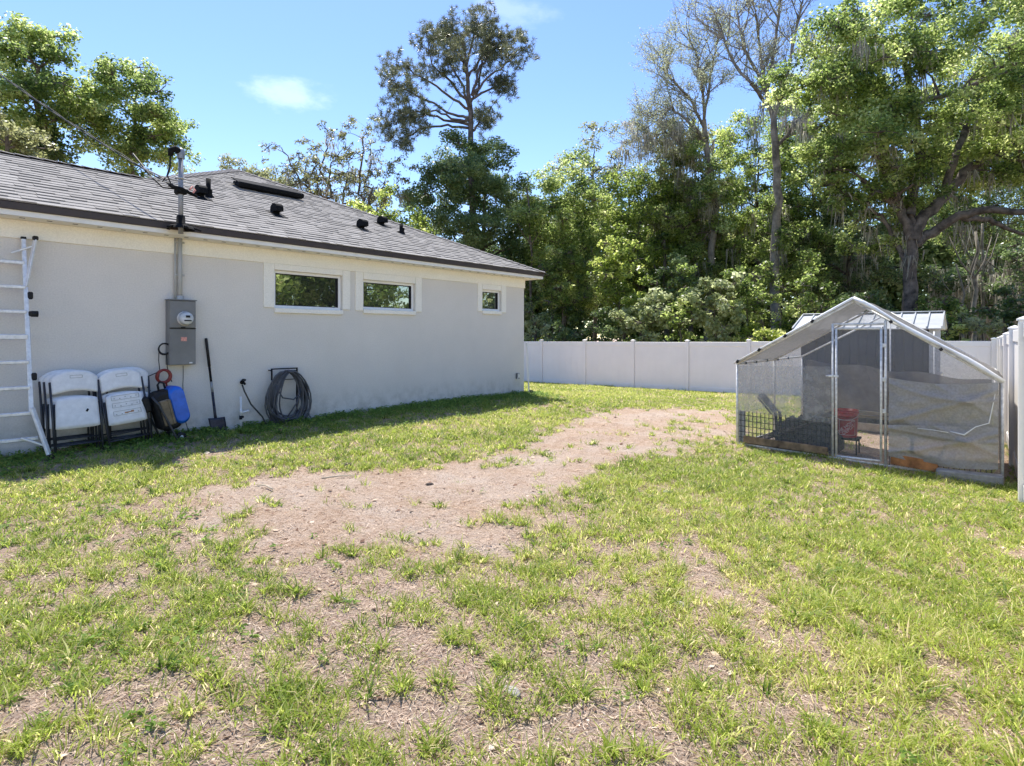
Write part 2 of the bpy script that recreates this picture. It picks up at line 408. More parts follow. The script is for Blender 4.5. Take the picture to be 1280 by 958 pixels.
# ------------------------------------------------------------------ ground sheet
def axis(a0,a1,b0,b1,fine,coarse):
    A=list(np.arange(a0,a1+1e-6,fine)); s=fine; x=a0
    L=[]; 
    while x>b0: s*=1.35; x-=min(s,coarse); L.append(x)
    Rr=[]; x=A[-1]; s=fine
    while x<b1: s*=1.35; x+=min(s,coarse); Rr.append(x)
    return np.array(L[::-1]+A+Rr)
ax=axis(-9,13,-400,400,.09,60); ay=axis(1.2,24,-60,600,.09,60)
X,Y=np.meshgrid(ax,ay,indexing='ij')
fine=(X>-9)&(X<13)&(Y>1)&(Y<24)
Z=gz(X,Y); dn=grassprob(X,Y)
bare=1-np.clip(density(X,Y)*1.15,0,1)
hum=(fbm(X*1.7,Y*1.7,4)-.5)*.055+(fbm(X*6,Y*6,3)-.5)*.045
Z=Z+np.where(fine,hum,0)
nx_,ny_=X.shape; idx=np.arange(nx_*ny_).reshape(nx_,ny_)
Fq=np.stack([idx[:-1,:-1],idx[1:,:-1],idx[1:,1:],idx[:-1,1:]],-1).reshape(-1,4)
pm=poly_mask(X,Y)
bareattr=np.where(fine,np.clip(bare*.75+np.clip(pm/.5+.5,0,1)*.5,0,1),.1)
gr=npobj('ground',np.stack([X,Y,Z],-1).reshape(-1,3),Fq,M['ground'],None,{'bare':('POINT',bareattr.ravel())},smooth=True)
tag(gr,kind='structure')
def hz(x,y):
    return gz(x,y)+(fbm(x*1.7,y*1.7,4)-.5)*.055+(fbm(x*6,y*6,3)-.5)*.045

# ------------------------------------------------------------------ grass
rg=np.random.default_rng(5)
def in_view(x,y,m=.6): return (np.abs(x)<(y*.885+m))&(y>1.7)
def sample(n,y0,y1):
    y=np.sqrt(rg.random(n)*(y1*y1-y0*y0)+y0*y0); x=(rg.random(n)*2-1)*(.885*y+.5)
    return x,y
def area(y0,y1): return .885*(y1*y1-y0*y0)
def blades(cx,cy,nb,H,Wd,spread,lean,tint,tv):
    n=len(cx); k=np.repeat(np.arange(n),nb); N=len(k)
    a=rg.random(N)*2*np.pi; r=rg.random(N)**.7*spread[k]
    bx=cx[k]+np.cos(a)*r; by=cy[k]+np.sin(a)*r; bz=hz(bx,by)-.004
    h=H[k]*rg.uniform(.5,1.15,N); w=Wd[k]*rg.uniform(.7,1.2,N)
    a2=a+rg.normal(0,.8,N); L=np.abs(rg.normal(lean,.35,N))*h
    dx,dy=np.cos(a2),np.sin(a2); sx,sy=-dy,dx
    tw=rg.normal(0,.5,N); sx,sy=sx*np.cos(tw)-sy*np.sin(tw),sx*np.sin(tw)+sy*np.cos(tw)
    V=np.empty((N,5,3))
    V[:,0]=np.c_[bx-sx*w/2,by-sy*w/2,bz]; V[:,1]=np.c_[bx+sx*w/2,by+sy*w/2,bz]
    mx=bx+dx*L*.35; my=by+dy*L*.35; mz=bz+h*.62
    V[:,2]=np.c_[mx+sx*w*.42,my+sy*w*.42,mz]; V[:,3]=np.c_[mx-sx*w*.42,my-sy*w*.42,mz]
    V[:,4]=np.c_[bx+dx*L,by+dy*L,bz+h*rg.uniform(.7,1.0,N)]
    b=np.arange(N)[:,None]*5
    Fr=np.concatenate([b+[0,1,2,3],b+[3,2,4,4]],1).reshape(-1,4)
    T=np.clip(np.repeat(tint,nb)+rg.normal(0,tv,N),0,1); T=np.where(rg.random(N)<.11,rg.uniform(.85,1,N),T)
    return V.reshape(-1,3),b,T
GV=[];GT=[]
bands=[(1.9,4,740,8,1.0),(4,7,480,7,1.2),(7,11,260,7,1.6),(11,16,130,7,2.2),(16,27,44,8,3.0)]
for y0,y1,dens,nb,sc_ in bands:
    n=int(area(y0,y1)*dens); x,y=sample(n,y0,y1)
    ok=(rg.random(n)<grassprob(x,y))&~inhouse(x,y); x,y=x[ok],y[ok]; n=len(x)
    lush=fbm(x*1.3+9,y*1.3+3,3)
    t_=.22+.55*fbm(x*.7+70,y*.7,3)+.12*rg.random(n)
    V,b,T=blades(x,y,nb,(.026+.060*lush)*(1+.12*(sc_-1))*rg.uniform(.6,1.5,n),np.full(n,.0056)*sc_,rg.uniform(.015,.06,n)*sc_,1.15,t_,.13)
    GV.append(V);GT.append(T)
for y0,y1,dens,sc_ in [(1.9,5,75,1.0),(5,9,48,1.3),(9,15,16,1.9)]:      # coarse leafy tufts
    n=int(area(y0,y1)*dens); x,y=sample(n,y0,y1)
    ok=(rg.random(n)<grassprob(x,y)**1.3*1.2)&~inhouse(x,y); x,y=x[ok],y[ok]; n=len(x)
    V,b,T=blades(x,y,18,rg.uniform(.035,.088,n),np.full(n,.0082)*sc_,rg.uniform(.015,.055,n)*sc_**.6,1.35,.2+.55*rg.random(n)**1.2,.14)
    GV.append(V);GT.append(T)
V=np.concatenate(GV); T=np.concatenate(GT); N=len(T); b=np.arange(N)[:,None]*5
# quads (base-mid) and triangles (mid-tip)
me=bpy.data.meshes.new('grass'); me.vertices.add(len(V)); me.vertices.foreach_set('co',V.astype(np.float32).ravel())
lo=np.concatenate([b+[0,1,2,3],b+[3,2,4]],1).astype(np.int32)
me.loops.add(N*7); me.loops.foreach_set('vertex_index',lo.ravel())
st=(np.arange(N)[:,None]*7+[0,4]).astype(np.int32).ravel()
me.polygons.add(2*N); me.polygons.foreach_set('loop_start',st)
me.update(calc_edges=True)
at=me.attributes.new('tint','FLOAT','FACE'); at.data.foreach_set('value',np.repeat(T,2).astype(np.float32))
me.materials.append(M['grass']); o=bpy.data.objects.new('grass',me); COL.objects.link(o)
tag(o,'patchy bright green lawn grass growing in tufts across the sandy yard','grass',kind='stuff')
print('blades',N)

def quads(cen,a,b_,L,Wd):          # kite leaves
    V=np.stack([cen-a*L[:,None]*.5, cen+b_*Wd[:,None]*.5-a*L[:,None]*.06, cen+a*L[:,None]*.5, cen-b_*Wd[:,None]*.5-a*L[:,None]*.06],1)
    return V.reshape(-1,3), np.arange(len(cen)*4).reshape(-1,4)
def unit(v): return v/np.maximum(np.linalg.norm(v,axis=-1,keepdims=True),1e-9)
# dry litter: dead leaves and straw on the soil
LV=[];LT=[]
for y0,y1,dens,sc_ in [(1.9,4,3600,.9),(4,7,1900,1.15),(7,12,560,1.7),(12,24,100,2.7)]:
    n=int(area(y0,y1)*dens); x,y=sample(n,y0,y1); pb=poly_mask(x,y)>0
    k=(~inhouse(x,y))&(rg.random(n)<np.where(pb,.6,.95)*(.35+fbm(x*2+3,y*2,3)))
    x,y=x[k],y[k]; n=len(x); z=hz(x,y)+rg.uniform(.002,.012,n)
    straw=rg.random(n)<.78; th=rg.random(n)*2*np.pi; ti=rg.normal(0,.22,n)
    a=unit(np.c_[np.cos(th),np.sin(th),ti]); nrm=unit(np.c_[rg.normal(0,.3,n),rg.normal(0,.3,n),np.ones(n)]); bb=unit(np.cross(nrm,a))
    L=np.where(straw,rg.uniform(.02,.08,n),rg.uniform(.008,.022,n)*(1+1.6*(rg.random(n)<.1)))*sc_**.7; Wd=np.where(straw,rg.uniform(.0025,.005,n),L*rg.uniform(.4,.7,n))*sc_**.5
    Vq,_=quads(np.c_[x,y,z],a,bb,L,Wd); LV.append(Vq); LT.append(np.clip(rg.beta(2,2,n)*np.where(straw,.6,1)+np.where(straw,.35,0),0,1))
V=np.concatenate(LV); o=npobj('leaf_litter',V,np.arange(len(V)).reshape(-1,4),M['litter'],None,{'tint':('FACE',np.concatenate(LT))})
tag(o,'scattered dry brown leaves and straw lying on the bare soil','leaf litter',kind='stuff')

# broad-leaved weeds: rosettes in the lawn, dense low ones at the foot of the wall
def weeds(name,label,x,y,nl,L0,hgt):
    n=len(x); k=np.repeat(np.arange(n),nl); N=len(k); a=rg.random(N)*2*np.pi; r=rg.uniform(.2,1,N)*L0[k]*1.3
    cx=x[k]+np.cos(a)*r; cy=y[k]+np.sin(a)*r; cz=hz(x[k],y[k])+rg.uniform(.15,1,N)*hgt[k]
    A=unit(np.c_[np.cos(a),np.sin(a),rg.normal(.25,.4,N)]); nr=unit(np.c_[rg.normal(0,.4,N),rg.normal(0,.4,N),np.ones(N)]); B=unit(np.cross(nr,A))
    L=L0[k]*rg.uniform(.6,1.2,N)
    V,Fq=quads(np.c_[cx,cy,cz],A,B,L,L*rg.uniform(.45,.7,N))
    o=npobj(name,V,Fq,M['weed'],None,{'tint':('FACE',np.clip(rg.normal(.5,.2,N),0,1))}); return tag(o,label,'weeds',kind='stuff')
n=2600; x,y=sample(n,2,9); w=np.where(x< -.5*y+.2,1,.18)*np.clip(density(x,y)+.1,0,1); ok=(rg.random(n)<w*np.clip((fbm(x*1.1+3,y*1.1,3)-.42)*8,0,1))&~inhouse(x,y); x,y=x[ok],y[ok]
weeds('lawn_weeds','low broad leaved green weeds mixed into the lawn',x,y,13,rg.uniform(.022,.042,len(x)),rg.uniform(.02,.06,len(x)))
n=6500; s=rg.uniform(-12,.4,n); o_=rg.exponential(.35,n)+.03; o_=np.minimum(o_,1.7)
x=C.x+u.x*s+nn.x*o_; y=C.y+u.y*s+nn.y*o_; ok=in_view(x,y)&(fbm(x*3,y*3,3)>.36); x,y=x[ok],y[ok]
weeds('wall_weeds','dark leafy weeds growing in the shade along the foot of the house wall',x,y,9,rg.uniform(.025,.05,len(x)),rg.uniform(.03,.11,len(x)))

# ================================================================== HOUSE  (local: x along wall to the right, y inward, z above HB)
house=thing('house','single storey grey stucco house with cream trim and grey shingle hip roof','house',(C.x,C.y,HB),TH)
WH=CH+1.35-HB            # wall height to soffit
LEN=13.2; OH=.32; MS=9.24
ztop=WH+.14              # roof edge
PITCH=.457
def wallface(x0,x1,z0,z1,holes,y=0):
    xs=sorted({x0,x1,*[h[0] for h in holes],*[h[1] for h in holes]}); zs=sorted({z0,z1,*[h[2] for h in holes],*[h[3] for h in holes]})
    mb=MB()
    for a,b_ in zip(xs,xs[1:]):
        for c_,d_ in zip(zs,zs[1:]):
            mx,mz=(a+b_)/2,(c_+d_)/2
            if any(h[0]<mx<h[1] and h[2]<mz<h[3] for h in holes): continue
            mb.quad((a,y,c_),(b_,y,c_),(b_,y,d_),(a,y,d_))
    for h in holes:
        a,b_,c_,d_=h; D=y+.14
        mb.quad((a,y,c_),(b_,y,c_),(b_,D,c_),(a,D,c_)); mb.quad((a,y,d_),(b_,y,d_),(b_,D,d_),(a,D,d_))
        mb.quad((a,y,c_),(a,D,c_),(a,D,d_),(a,y,d_)); mb.quad((b_,y,c_),(b_,D,c_),(b_,D,d_),(b_,y,d_))
    return mb
WIN=[]
for (l,r_,t_,b_) in [(342.5,427.5,337.3,385),(453.5,518.5,349.3,386.6),(602.5,626,361.9,388.3)]:
    p=W(l,t_); q=W(r_,t_); s_=W(l,b_); WIN.append((p.x,q.x,s_.z,p.z))
mb=wallface(-LEN,0,-.6,WH,WIN)
mb.quad((0,0,-.6),(0,MS,-.6),(0,MS,WH),(0,0,WH)); mb.quad((-MS,MS,-.6),(0,MS,-.6),(0,MS,WH),(-MS,MS,WH))
mb.quad((-LEN,0,-.6),(-LEN,4.1,-.6),(-LEN,4.1,WH),(-LEN,0,WH)); mb.quad((-LEN,4.1,-.6),(-MS,4.1,-.6),(-MS,4.1,WH),(-LEN,4.1,WH))
mb.quad((-MS,4.1,-.6),(-MS,MS,-.6),(-MS,MS,WH),(-MS,4.1,WH))
obj('wall',mb,M['wall'],house)
# cream band and strips (raised stucco trim, 22 mm proud)
bz=W(655,360.5).z
mb=MB()
def band(x0,x1,z0,z1,y0=-.022): mb.box(((x0+x1)/2,y0/2+.001,(z0+z1)/2),(x1-x0,-y0+.002,z1-z0),ch=.004)
band(-LEN,.022,bz,WH-.001)
mb.box((.0115,MS/2,(bz+WH)/2),(.021,MS,WH-bz-.002))
strips=[]
for i,(l,r_,bl) in enumerate([(329,342.2,384.3),(427.8,437,387.3),(443.8,453.2,388.4),(518.8,526.5,390),(596.7,602.2,389.3),(626.3,632,391)]):
    p=W(l,bl); q=W(r_,bl); band(p.x,q.x,p.z,bz-.001)
for (a,b2,c_,d_) in WIN: band(a,b2,d_,bz-.001)
obj('trim_band',mb,M['cream'],house)
for i,(a,b2,c_,d_) in enumerate(WIN):
    sill=MB(); sill.box(((a+b2)/2,-.018,c_-.038),(b2-a,.044,.075),ch=.006); 
    w=bpy.data.objects.new('window',None)
    fr=MB(); fw=.045; y0=.075
    fr.box(((a+b2)/2,y0,d_-fw/2),(b2-a,.06,fw),ch=.004); fr.box(((a+b2)/2,y0,c_+fw/2),(b2-a,.06,fw),ch=.004)
    fr.box((a+fw/2,y0,(c_+d_)/2),(fw,.058,d_-c_-2*fw)); fr.box((b2-fw/2,y0,(c_+d_)/2),(fw,.058,d_-c_-2*fw))
    wo=obj('window',fr,M['vinyl'],house)
    if i==0: wo['label']='wide fixed window nearest the camera'
    if i==1: wo['label']='middle wide fixed window'
    if i==2: wo['label']='small square window near the far corner'
    g=MB(); g.quad((a+fw,y0+.01,c_+fw),(b2-fw,y0+.01,c_+fw),(b2-fw,y0+.01,d_-fw),(a+fw,y0+.01,d_-fw))
    bead=MB()
    for (x0,x1,z0,z1) in [(a+fw,b2-fw,c_+fw,c_+fw+.012),(a+fw,b2-fw,d_-fw-.012,d_-fw),(a+fw,a+fw+.012,c_+fw+.012,d_-fw-.012),(b2-fw-.012,b2-fw,c_+fw+.012,d_-fw-.012)]:
        bead.box(((x0+x1)/2,y0-.008,(z0+z1)/2),(x1-x0,.03,z1-z0))
    obj('pane',g,M['glass'],wo); obj('glazing_bead',bead,M['blackpl'],wo); obj('sill',sill,M['cream'],wo)
    dk=MB(); dk.quad((a-.02,.139,c_-.02),(b2+.02,.139,c_-.02),(b2+.02,.139,d_+.02),(a-.02,.139,d_+.02)); obj('dark_room_sheet',dk,M['blackpl'],wo)  # black sheet stands in for the darkness of the unlit room

# soffit, fascia, drip edge
mb=MB()
mb.box(((-LEN-OH+OH)/2,-OH/2-.0,WH+.006),(LEN+2*OH-.05,OH-.02,.012)); mb.box((OH/2,MS/2,WH+.006),(OH-.02,MS,.012))
so=obj('soffit',mb,M['soffit'],house)
mb=MB()
mb.box((-LEN/2,-OH+.008,WH+.032),(LEN+2*OH-.002,.018,.064)); mb.box((OH-.008,MS/2-.0,WH+.032),(.018,MS+2*OH-.04,.064))
obj('lower_fascia',mb,M['soffit'],house)
mb=MB()
mb.box((-LEN/2+.012,-OH-.010,WH+.105),(LEN+2*OH+.02,.026,.088),ch=.006); mb.box((OH+.010,MS/2,WH+.105),(.026,MS+2*OH-.0,.088),ch=.006)
obj('fascia',mb,M['fascia'],house)
for k in range(46):
    mb=MB(); mb.box((-11+k*.25,-OH*.6,WH-.0005),(.05,.03,.003)); obj('soffit_vent',mb,M['blackpl'],so)

# roof planes
ex=OH+.03; zr=WH+.15; AP=ex+MS/2; RQ=2.34
def rp(x,q,lift=0): return (x,-ex+q,zr+PITCH*q+lift)
apex=(ex-AP,-ex+AP,zr+PITCH*AP); S=2*AP
xl=-LEN-.4
mb=MB()
# near slope (with the lower wing carried on to the left)
mb.quad(rp(xl,0),rp(ex,0),apex,rp(ex-AP-(AP-RQ),RQ),rp(xl,RQ))
mb.quad((ex,-ex,zr),(ex,-ex+S,zr),apex); mb.quad((ex,-ex+S,zr),(ex-S,-ex+S,zr),apex)
mb.quad((ex-S,-ex+S,zr),(ex-S,-ex+2*RQ,zr),(ex-AP-(AP-RQ),-ex+RQ,zr+PITCH*RQ),apex)
mb.quad((xl,-ex+RQ,zr+PITCH*RQ),(ex-AP-(AP-RQ),-ex+RQ,zr+PITCH*RQ),(ex-S,-ex+2*RQ,zr),(xl,-ex+2*RQ,zr))
mb.quad((xl,-ex,zr),(xl,-ex+RQ,zr+PITCH*RQ),(xl,-ex+2*RQ,zr))
V=[tuple(v) for v in mb.v]; base=MB(); base.v=V; base.f=mb.f; base.sm=mb.sm
roof=obj('roof',base,simple('roof_underlay',(.12,.11,.105),.95,0,.1),house)
# shingle courses as real, slightly raised tabs
rs=np.random.default_rng(3); V=[];Fq=[];T=[]
cs=.14; hyp=math.hypot(1,PITCH); nq=np.array([0,-PITCH,1])/hyp
ncourse=int(AP*hyp/cs)
def put(x0,x1,q0,q1,h0,h1,ti,xoff=0):
    b=len(V)
    def pt(x,q,h): return (x, -ex+q+nq[1]*h, zr+PITCH*q+nq[2]*h)
    V.extend([pt(x0,q0,h0),pt(x1,q0,h0),pt(x1-xoff,q1,h1),pt(x0,q1,h1),pt(x0,q0,0),pt(x1,q0,0)])
    Fq.extend([(b,b+1,b+2,b+3),(b+4,b+5,b+1,b)]); T.extend([ti,ti*.6])
for c_ in range(ncourse):
    q0=c_*cs/hyp; q1=q0+cs/hyp
    right=ex-q0-.0; left=xl if q1<=RQ+.02 else ex-AP-(AP-q0)
    base_t=.5+.06*rs.normal()
    x=left
    while x<right-.02:
        w=rs.uniform(.10,.26) ; raised=rs.random()<.5; x1=min(x+w,right)
        ti=np.clip(base_t+rs.normal(0,.16)-(.04 if raised else 0)+.12*(fbm(np.array([x*.5]),np.array([q0*.5]),2)[0]-.5),0,1)
        xo=(q1-q0) if x1>=right-1e-6 else 0
        put(x,x1,q0,q1+.012,.019 if raised else .012,.003,ti,xo); x=x1
npobj('shingles',V,Fq,M['shingle'],roof,{'tint':('FACE',T)})
# ridge and hip caps
mb=MB(); 
def capline(a,b2,w=.13):
    a=Vector(a); b2=Vector(b2); n=int((b2-a).length/.16); d=(b2-a).normalized()
    side=d.cross(Vector((0,0,1))).normalized(); dz=w*PITCH*.55
    for k in range(n):
        p=a+d*(k*.16); q=p+d*.17
        for L in (0,):
            l0=.022;l1=.010
            mb.add([p-side*w+Vector((0,0,l0-dz)),p+Vector((0,0,l0+.008)),p+side*w+Vector((0,0,l0-dz)),q-side*w+Vector((0,0,l1-dz)),q+Vector((0,0,l1+.008)),q+side*w+Vector((0,0,l1-dz)),
                p-side*w+Vector((0,0,-dz-.02)),p+Vector((0,0,-.01)),p+side*w+Vector((0,0,-dz-.02))],[(0,1,4,3),(1,2,5,4),(6,7,1,0),(7,8,2,1)])
capline((ex,-ex,zr),apex); capline(rp(ex-AP-(AP-RQ),RQ),apex); capline(rp(xl,RQ),rp(ex-AP-(AP-RQ),RQ)); capline((ex,-ex+S,zr),apex)
me_=obj('ridge_cap',mb,simple('ridge_cap_shingle',(.19,.175,.165),.95,0,.25,scale=9),roof)

def Rf(px,py,lift=0):             # pixel -> house local on near roof slope
    tx=(px-CX)/F; tz=(HY-py)/F
    # world p=(tx d,d,CH+tz d); o=p.n-Cn ; q=ex-o ; z-HB = zr+PITCH*q
    A=tx*nn.x+nn.y; d=(CH-HB-zr-PITCH*(ex+Cn))/(-PITCH*A-tz)
    p=Vector((tx*d,d,0)); o=p.dot(nn)-Cn
    return Vector(((p-C).dot(u),-o,CH-HB+tz*d+lift))
slope=Matrix.Rotation(math.atan(PITCH),3,'X')
def hood(px,py,w=.13,h=.20,dep=.22):
    p=Rf(px,py); m=MB(); T=Matrix.Translation(p)@slope.to_4x4()
    m.box((0,0,.012),(w*1.9,dep*1.7,.008),ch=.003)
    v=m.v; m.v=[tuple(T@Vector(q)) for q in v]
    # hood: rounded back rising from flashing, mouth facing down-slope
    prof=[]; 
    for k in range(9):
        a=math.pi*(k/8); prof.append((-dep*.5*math.cos(a),h*.55+h*.45*math.sin(a)))
    prof=[(-dep*.5,h*.28)]+prof+[(dep*.5,-.06),(dep*.12,-.04),(dep*.10,h*.30)]
    m.prism(prof,0,-w/2,w/2,Matrix.Translation(p),smooth=True)
    return obj('roof_vent',m,M['blackmt'],house,smooth=False)
for (px,py) in [(251,247),(346,269),(453,287),(478,282)]: hood(px,py)
for (px,py,h_) in [(260.5,246,.30),(501.5,292,.20)]:
    p=Rf(px,py); m=MB(); m.tube([p-Vector((0,0,.05)),p+Vector((0,0,h_))],.038,12); m.lathe([(.11,.0),(.05,.05),(.045,.12)],12,Matrix.Translation(p)@slope.to_4x4())
    obj('vent_pipe',m,M['blackmt'],house)
a=Rf(298,236); b2=Rf(370,247)
mid=(a+b2)/2; b2=Vector((b2.x,a.y*.5+b2.y*.5,0)); 
m=MB(); Lr=(b2.x-a.x); q_=mid.y; T=Matrix.Translation((mid.x,q_,mid.z+.03))@slope.to_4x4()
m.box((0,0,.03),(abs(Lr),.30,.06),ch=.01); m.box((0,-.13,.07),(abs(Lr)+.04,.10,.10),ch=.02); m.box((0,.03,.10),(abs(Lr)+.05,.36,.02),ch=.005)
m.v=[tuple(T@Vector(q)) for q in m.v]; obj('ridge_vent',m,M['blackmt'],house)

# ================================================================== WALL ITEMS
def at_wall(name,label,cat,px,py=None,o=0,z=None,group=None):
    l=W(px,py if py else 500,o); p=HWp(l.x,o,HB if z is None else z)
    return thing(name,label,cat,(p.x,p.y,p.z),TH,group), l
# electric meter enclosure + conduit
A=W(212,375,.15); B=W(245.5,375,.15); Dn=W(212,457,.15)
w_=B.x-A.x; h_=A.z-Dn.z; z0=Dn.z+HB
t_,l_=at_wall('electric_meter_box','grey metal electric meter and breaker box with round glass meter on the house wall','meter box',228,None,0,z0)
xc=(A.x+B.x)/2; t_.location=HWp(xc,0,z0)
m=MB(); m.box((0,-.068,h_/2),(w_,.13,h_),ch=.006); m.box((0,-.08,h_+.006),(w_+.02,.15,.012),ch=.003)
bx=obj('enclosure',m,M['greymt'],t_)
m=MB(); m.box((0,-.139,h_*.28),(w_-.015,.012,h_*.55),ch=.004); dr=obj('breaker_door',m,M['greymt'],t_)
m=MB(); m.box((.0,-.152,h_*.575),(.05,.03,.02),ch=.004); m.box((0,-.141,h_*.567),(w_-.01,.014,.01)); obj('latch',m,M['blackmt'],dr)
m=MB(); m.box((0,-.139,h_*.785),(w_-.015,.012,h_*.41),ch=.004); obj('meter_cover',m,M['greymt'],t_)
mz=h_*.72; RX=Matrix.Translation((.02,-.142,mz))@Matrix.Rotation(R(90),4,'X')
m=MB(); m.lathe([(.098,0),(.098,.02),(.088,.028),(.088,.03)],28,RX); ring=obj('meter_ring',m,M['galv'],t_)
m=MB(); m.lathe([(.086,.02),(.086,.085),(.075,.105),(.04,.113),(.0005,.115)],28,RX); obj('meter_dome',m,M['meterglass'],t_)
m=MB(); m.box((.02,-.262,mz+.025),(.055,.006,.030)); m.box((.02,-.258,mz-.03),(.09,.006,.016)); obj('meter_display',m,M['blackpl'],t_)
m=MB(); m.box((.01,-.1465,h_*.40),(.075,.003,.055)); obj('sticker',m,M['pink'],t_)
m=MB(); m.box((.10,-.1465,h_*.03),(.04,.004,.018)); obj('tag',m,M['white'],t_)
# conduit (its own part): from top of box to soffit
cx_=W(225,340,.05).x-xc
m=MB(); m.tube([(cx_,-.05,h_+.01),(cx_,-.05,WH+HB-z0+.0)],.028,14); m.tube([(cx_-.055,-.03,h_+.01),(cx_-.055,-.03,WH+HB-z0)],.012,8)
m.lathe([(.045,0),(.045,.05),(.034,.06)],14,Matrix.Translation((cx_,-.05,h_+.01)))
for zz in(.35,.8): m.box((cx_,-.045,h_+zz),(.12,.012,.025),ch=.003)
obj('conduit',m,M['conduit'],t_)

# service mast
p=Rf(226,283); mx_,my_=p.x,p.y; wp=HWp(mx_,-my_,p.z+HB)
d_=wp.y; ztopm=CH+(HY-193)/F*d_-wp.z
t_=thing('service_mast','galvanised service mast with weatherhead rising through the roof edge','service mast',wp,TH)
m=MB(); m.tube([(0,0,-.10),(0,0,ztopm)],.030,16); obj('mast_pipe',m,M['mast'],t_)
m=MB(); m.lathe([(.17,-.045),(.15,-.01),(.055,.03),(.05,.13),(.04,.14)],18,Matrix.Identity(4)); 
for a_ in (-2.6,-1.6,-.5): m.tube([(0,0,.02),(.16*math.cos(a_),.16*math.sin(a_),-.02),(.24*math.cos(a_),.24*math.sin(a_),-.05)],[.02,.016,.012],6)
obj('roof_boot',m,M['blackmt'],t_)
m=MB(); m.lathe([(.045,-.06),(.048,0),(.046,.045),(.03,.075),(.001,.085)],16,Matrix.Translation((0,0,ztopm))); wh=obj('weatherhead',m,M['mast'],t_)
m=MB(); m.tube([(-.02,-.0,ztopm+.03),(-.08,-.01,ztopm+.05),(-.12,-.01,ztopm+.02),(-.13,-.01,ztopm-.05)],[.045,.045,.04,.03],10); obj('hood',m,M['blackmt'],wh)
m=MB(); zc=ztopm*.58
m.tube([(-.45,-.01,zc+.12),(-.25,-.01,zc+.06),(-.02,-.02,zc+.04),(.15,-.02,zc+.04)],.008,6); m.tube([(-.42,.01,zc+.04),(-.2,.0,zc+.0),(.10,-.03,zc-.02)],.007,6)
m.tube([(0,-.04,zc+.08),(.06,0,zc+.08),(0,.04,zc+.08),(-.06,0,zc+.08)],.012,6,closed=True)
obj('cable_clamp',m,M['conduit'],t_)
m=MB(); zk=ztopm*.50
m.box((0,0,zk-.02),(.13,.13,.07),ch=.02); m.tube([(-.15,-.0,zk+.04),(0,-.05,zk),(.19,-.02,zk-.05)],[.02,.03,.015],8); obj('split_bolt_connector',m,M['blackmt'],t_)
m=MB(); m.tube([(-.13,-.01,ztopm-.03),(-.14,-.02,ztopm*.8),(-.17,-.02,zk+.16),(-.12,-.03,zk+.03),(0,-.05,zk)],.009,6); m.tube([(-.12,.01,ztopm-.03),(-.125,.0,ztopm*.8),(-.15,.0,zk+.18),(-.22,0,zk+.07)],.008,6); obj('lead_wire',m,M['blackpl'],t_)
m=MB(); m.tube([(.1,-.02,zk+.02),(.14,-.02,zk+.07),(.17,-.02,zk+.03),(.13,-.02,zk-.03)],.014,6); obj('bare_connector',m,M['pink'],t_)

# overhead cable (world coordinates)
start=wp+Vector((-.10,-.02,zk+.05)); end=Vector((-15.5,14.3,10.6)); m=MB()
def sag(a,b2,s,n=26): return [a.lerp(b2,k/n)-Vector((0,0,4*s*(k/n)*(1-k/n))) for k in range(n+1)]
pts=sag(start+Vector((0,0,.0)),end,.30,40)
end2=end+(end-start)*.9; pts=pts+[end.lerp(end2,k/6)+Vector((0,0,.25*(k/6))) for k in range(1,7)]
m.tube(pts,.009,6)
tw=[]
for i,q in enumerate(pts): tw.append(q+Vector((.018*math.sin(i*1.9),.018*math.cos(i*1.9),.02)))
m.tube(tw,.006,6)
m.tube([start+Vector((-.55,.05,.44)),start+Vector((-.30,.02,.14)),start+Vector((-.12,0,-.02)),start+Vector((.1,-.03,-.05))],.012,6)
tag(obj('overhead_cable',m,M['blackpl']),'thin black overhead power cable running from the mast up to the left','cable')

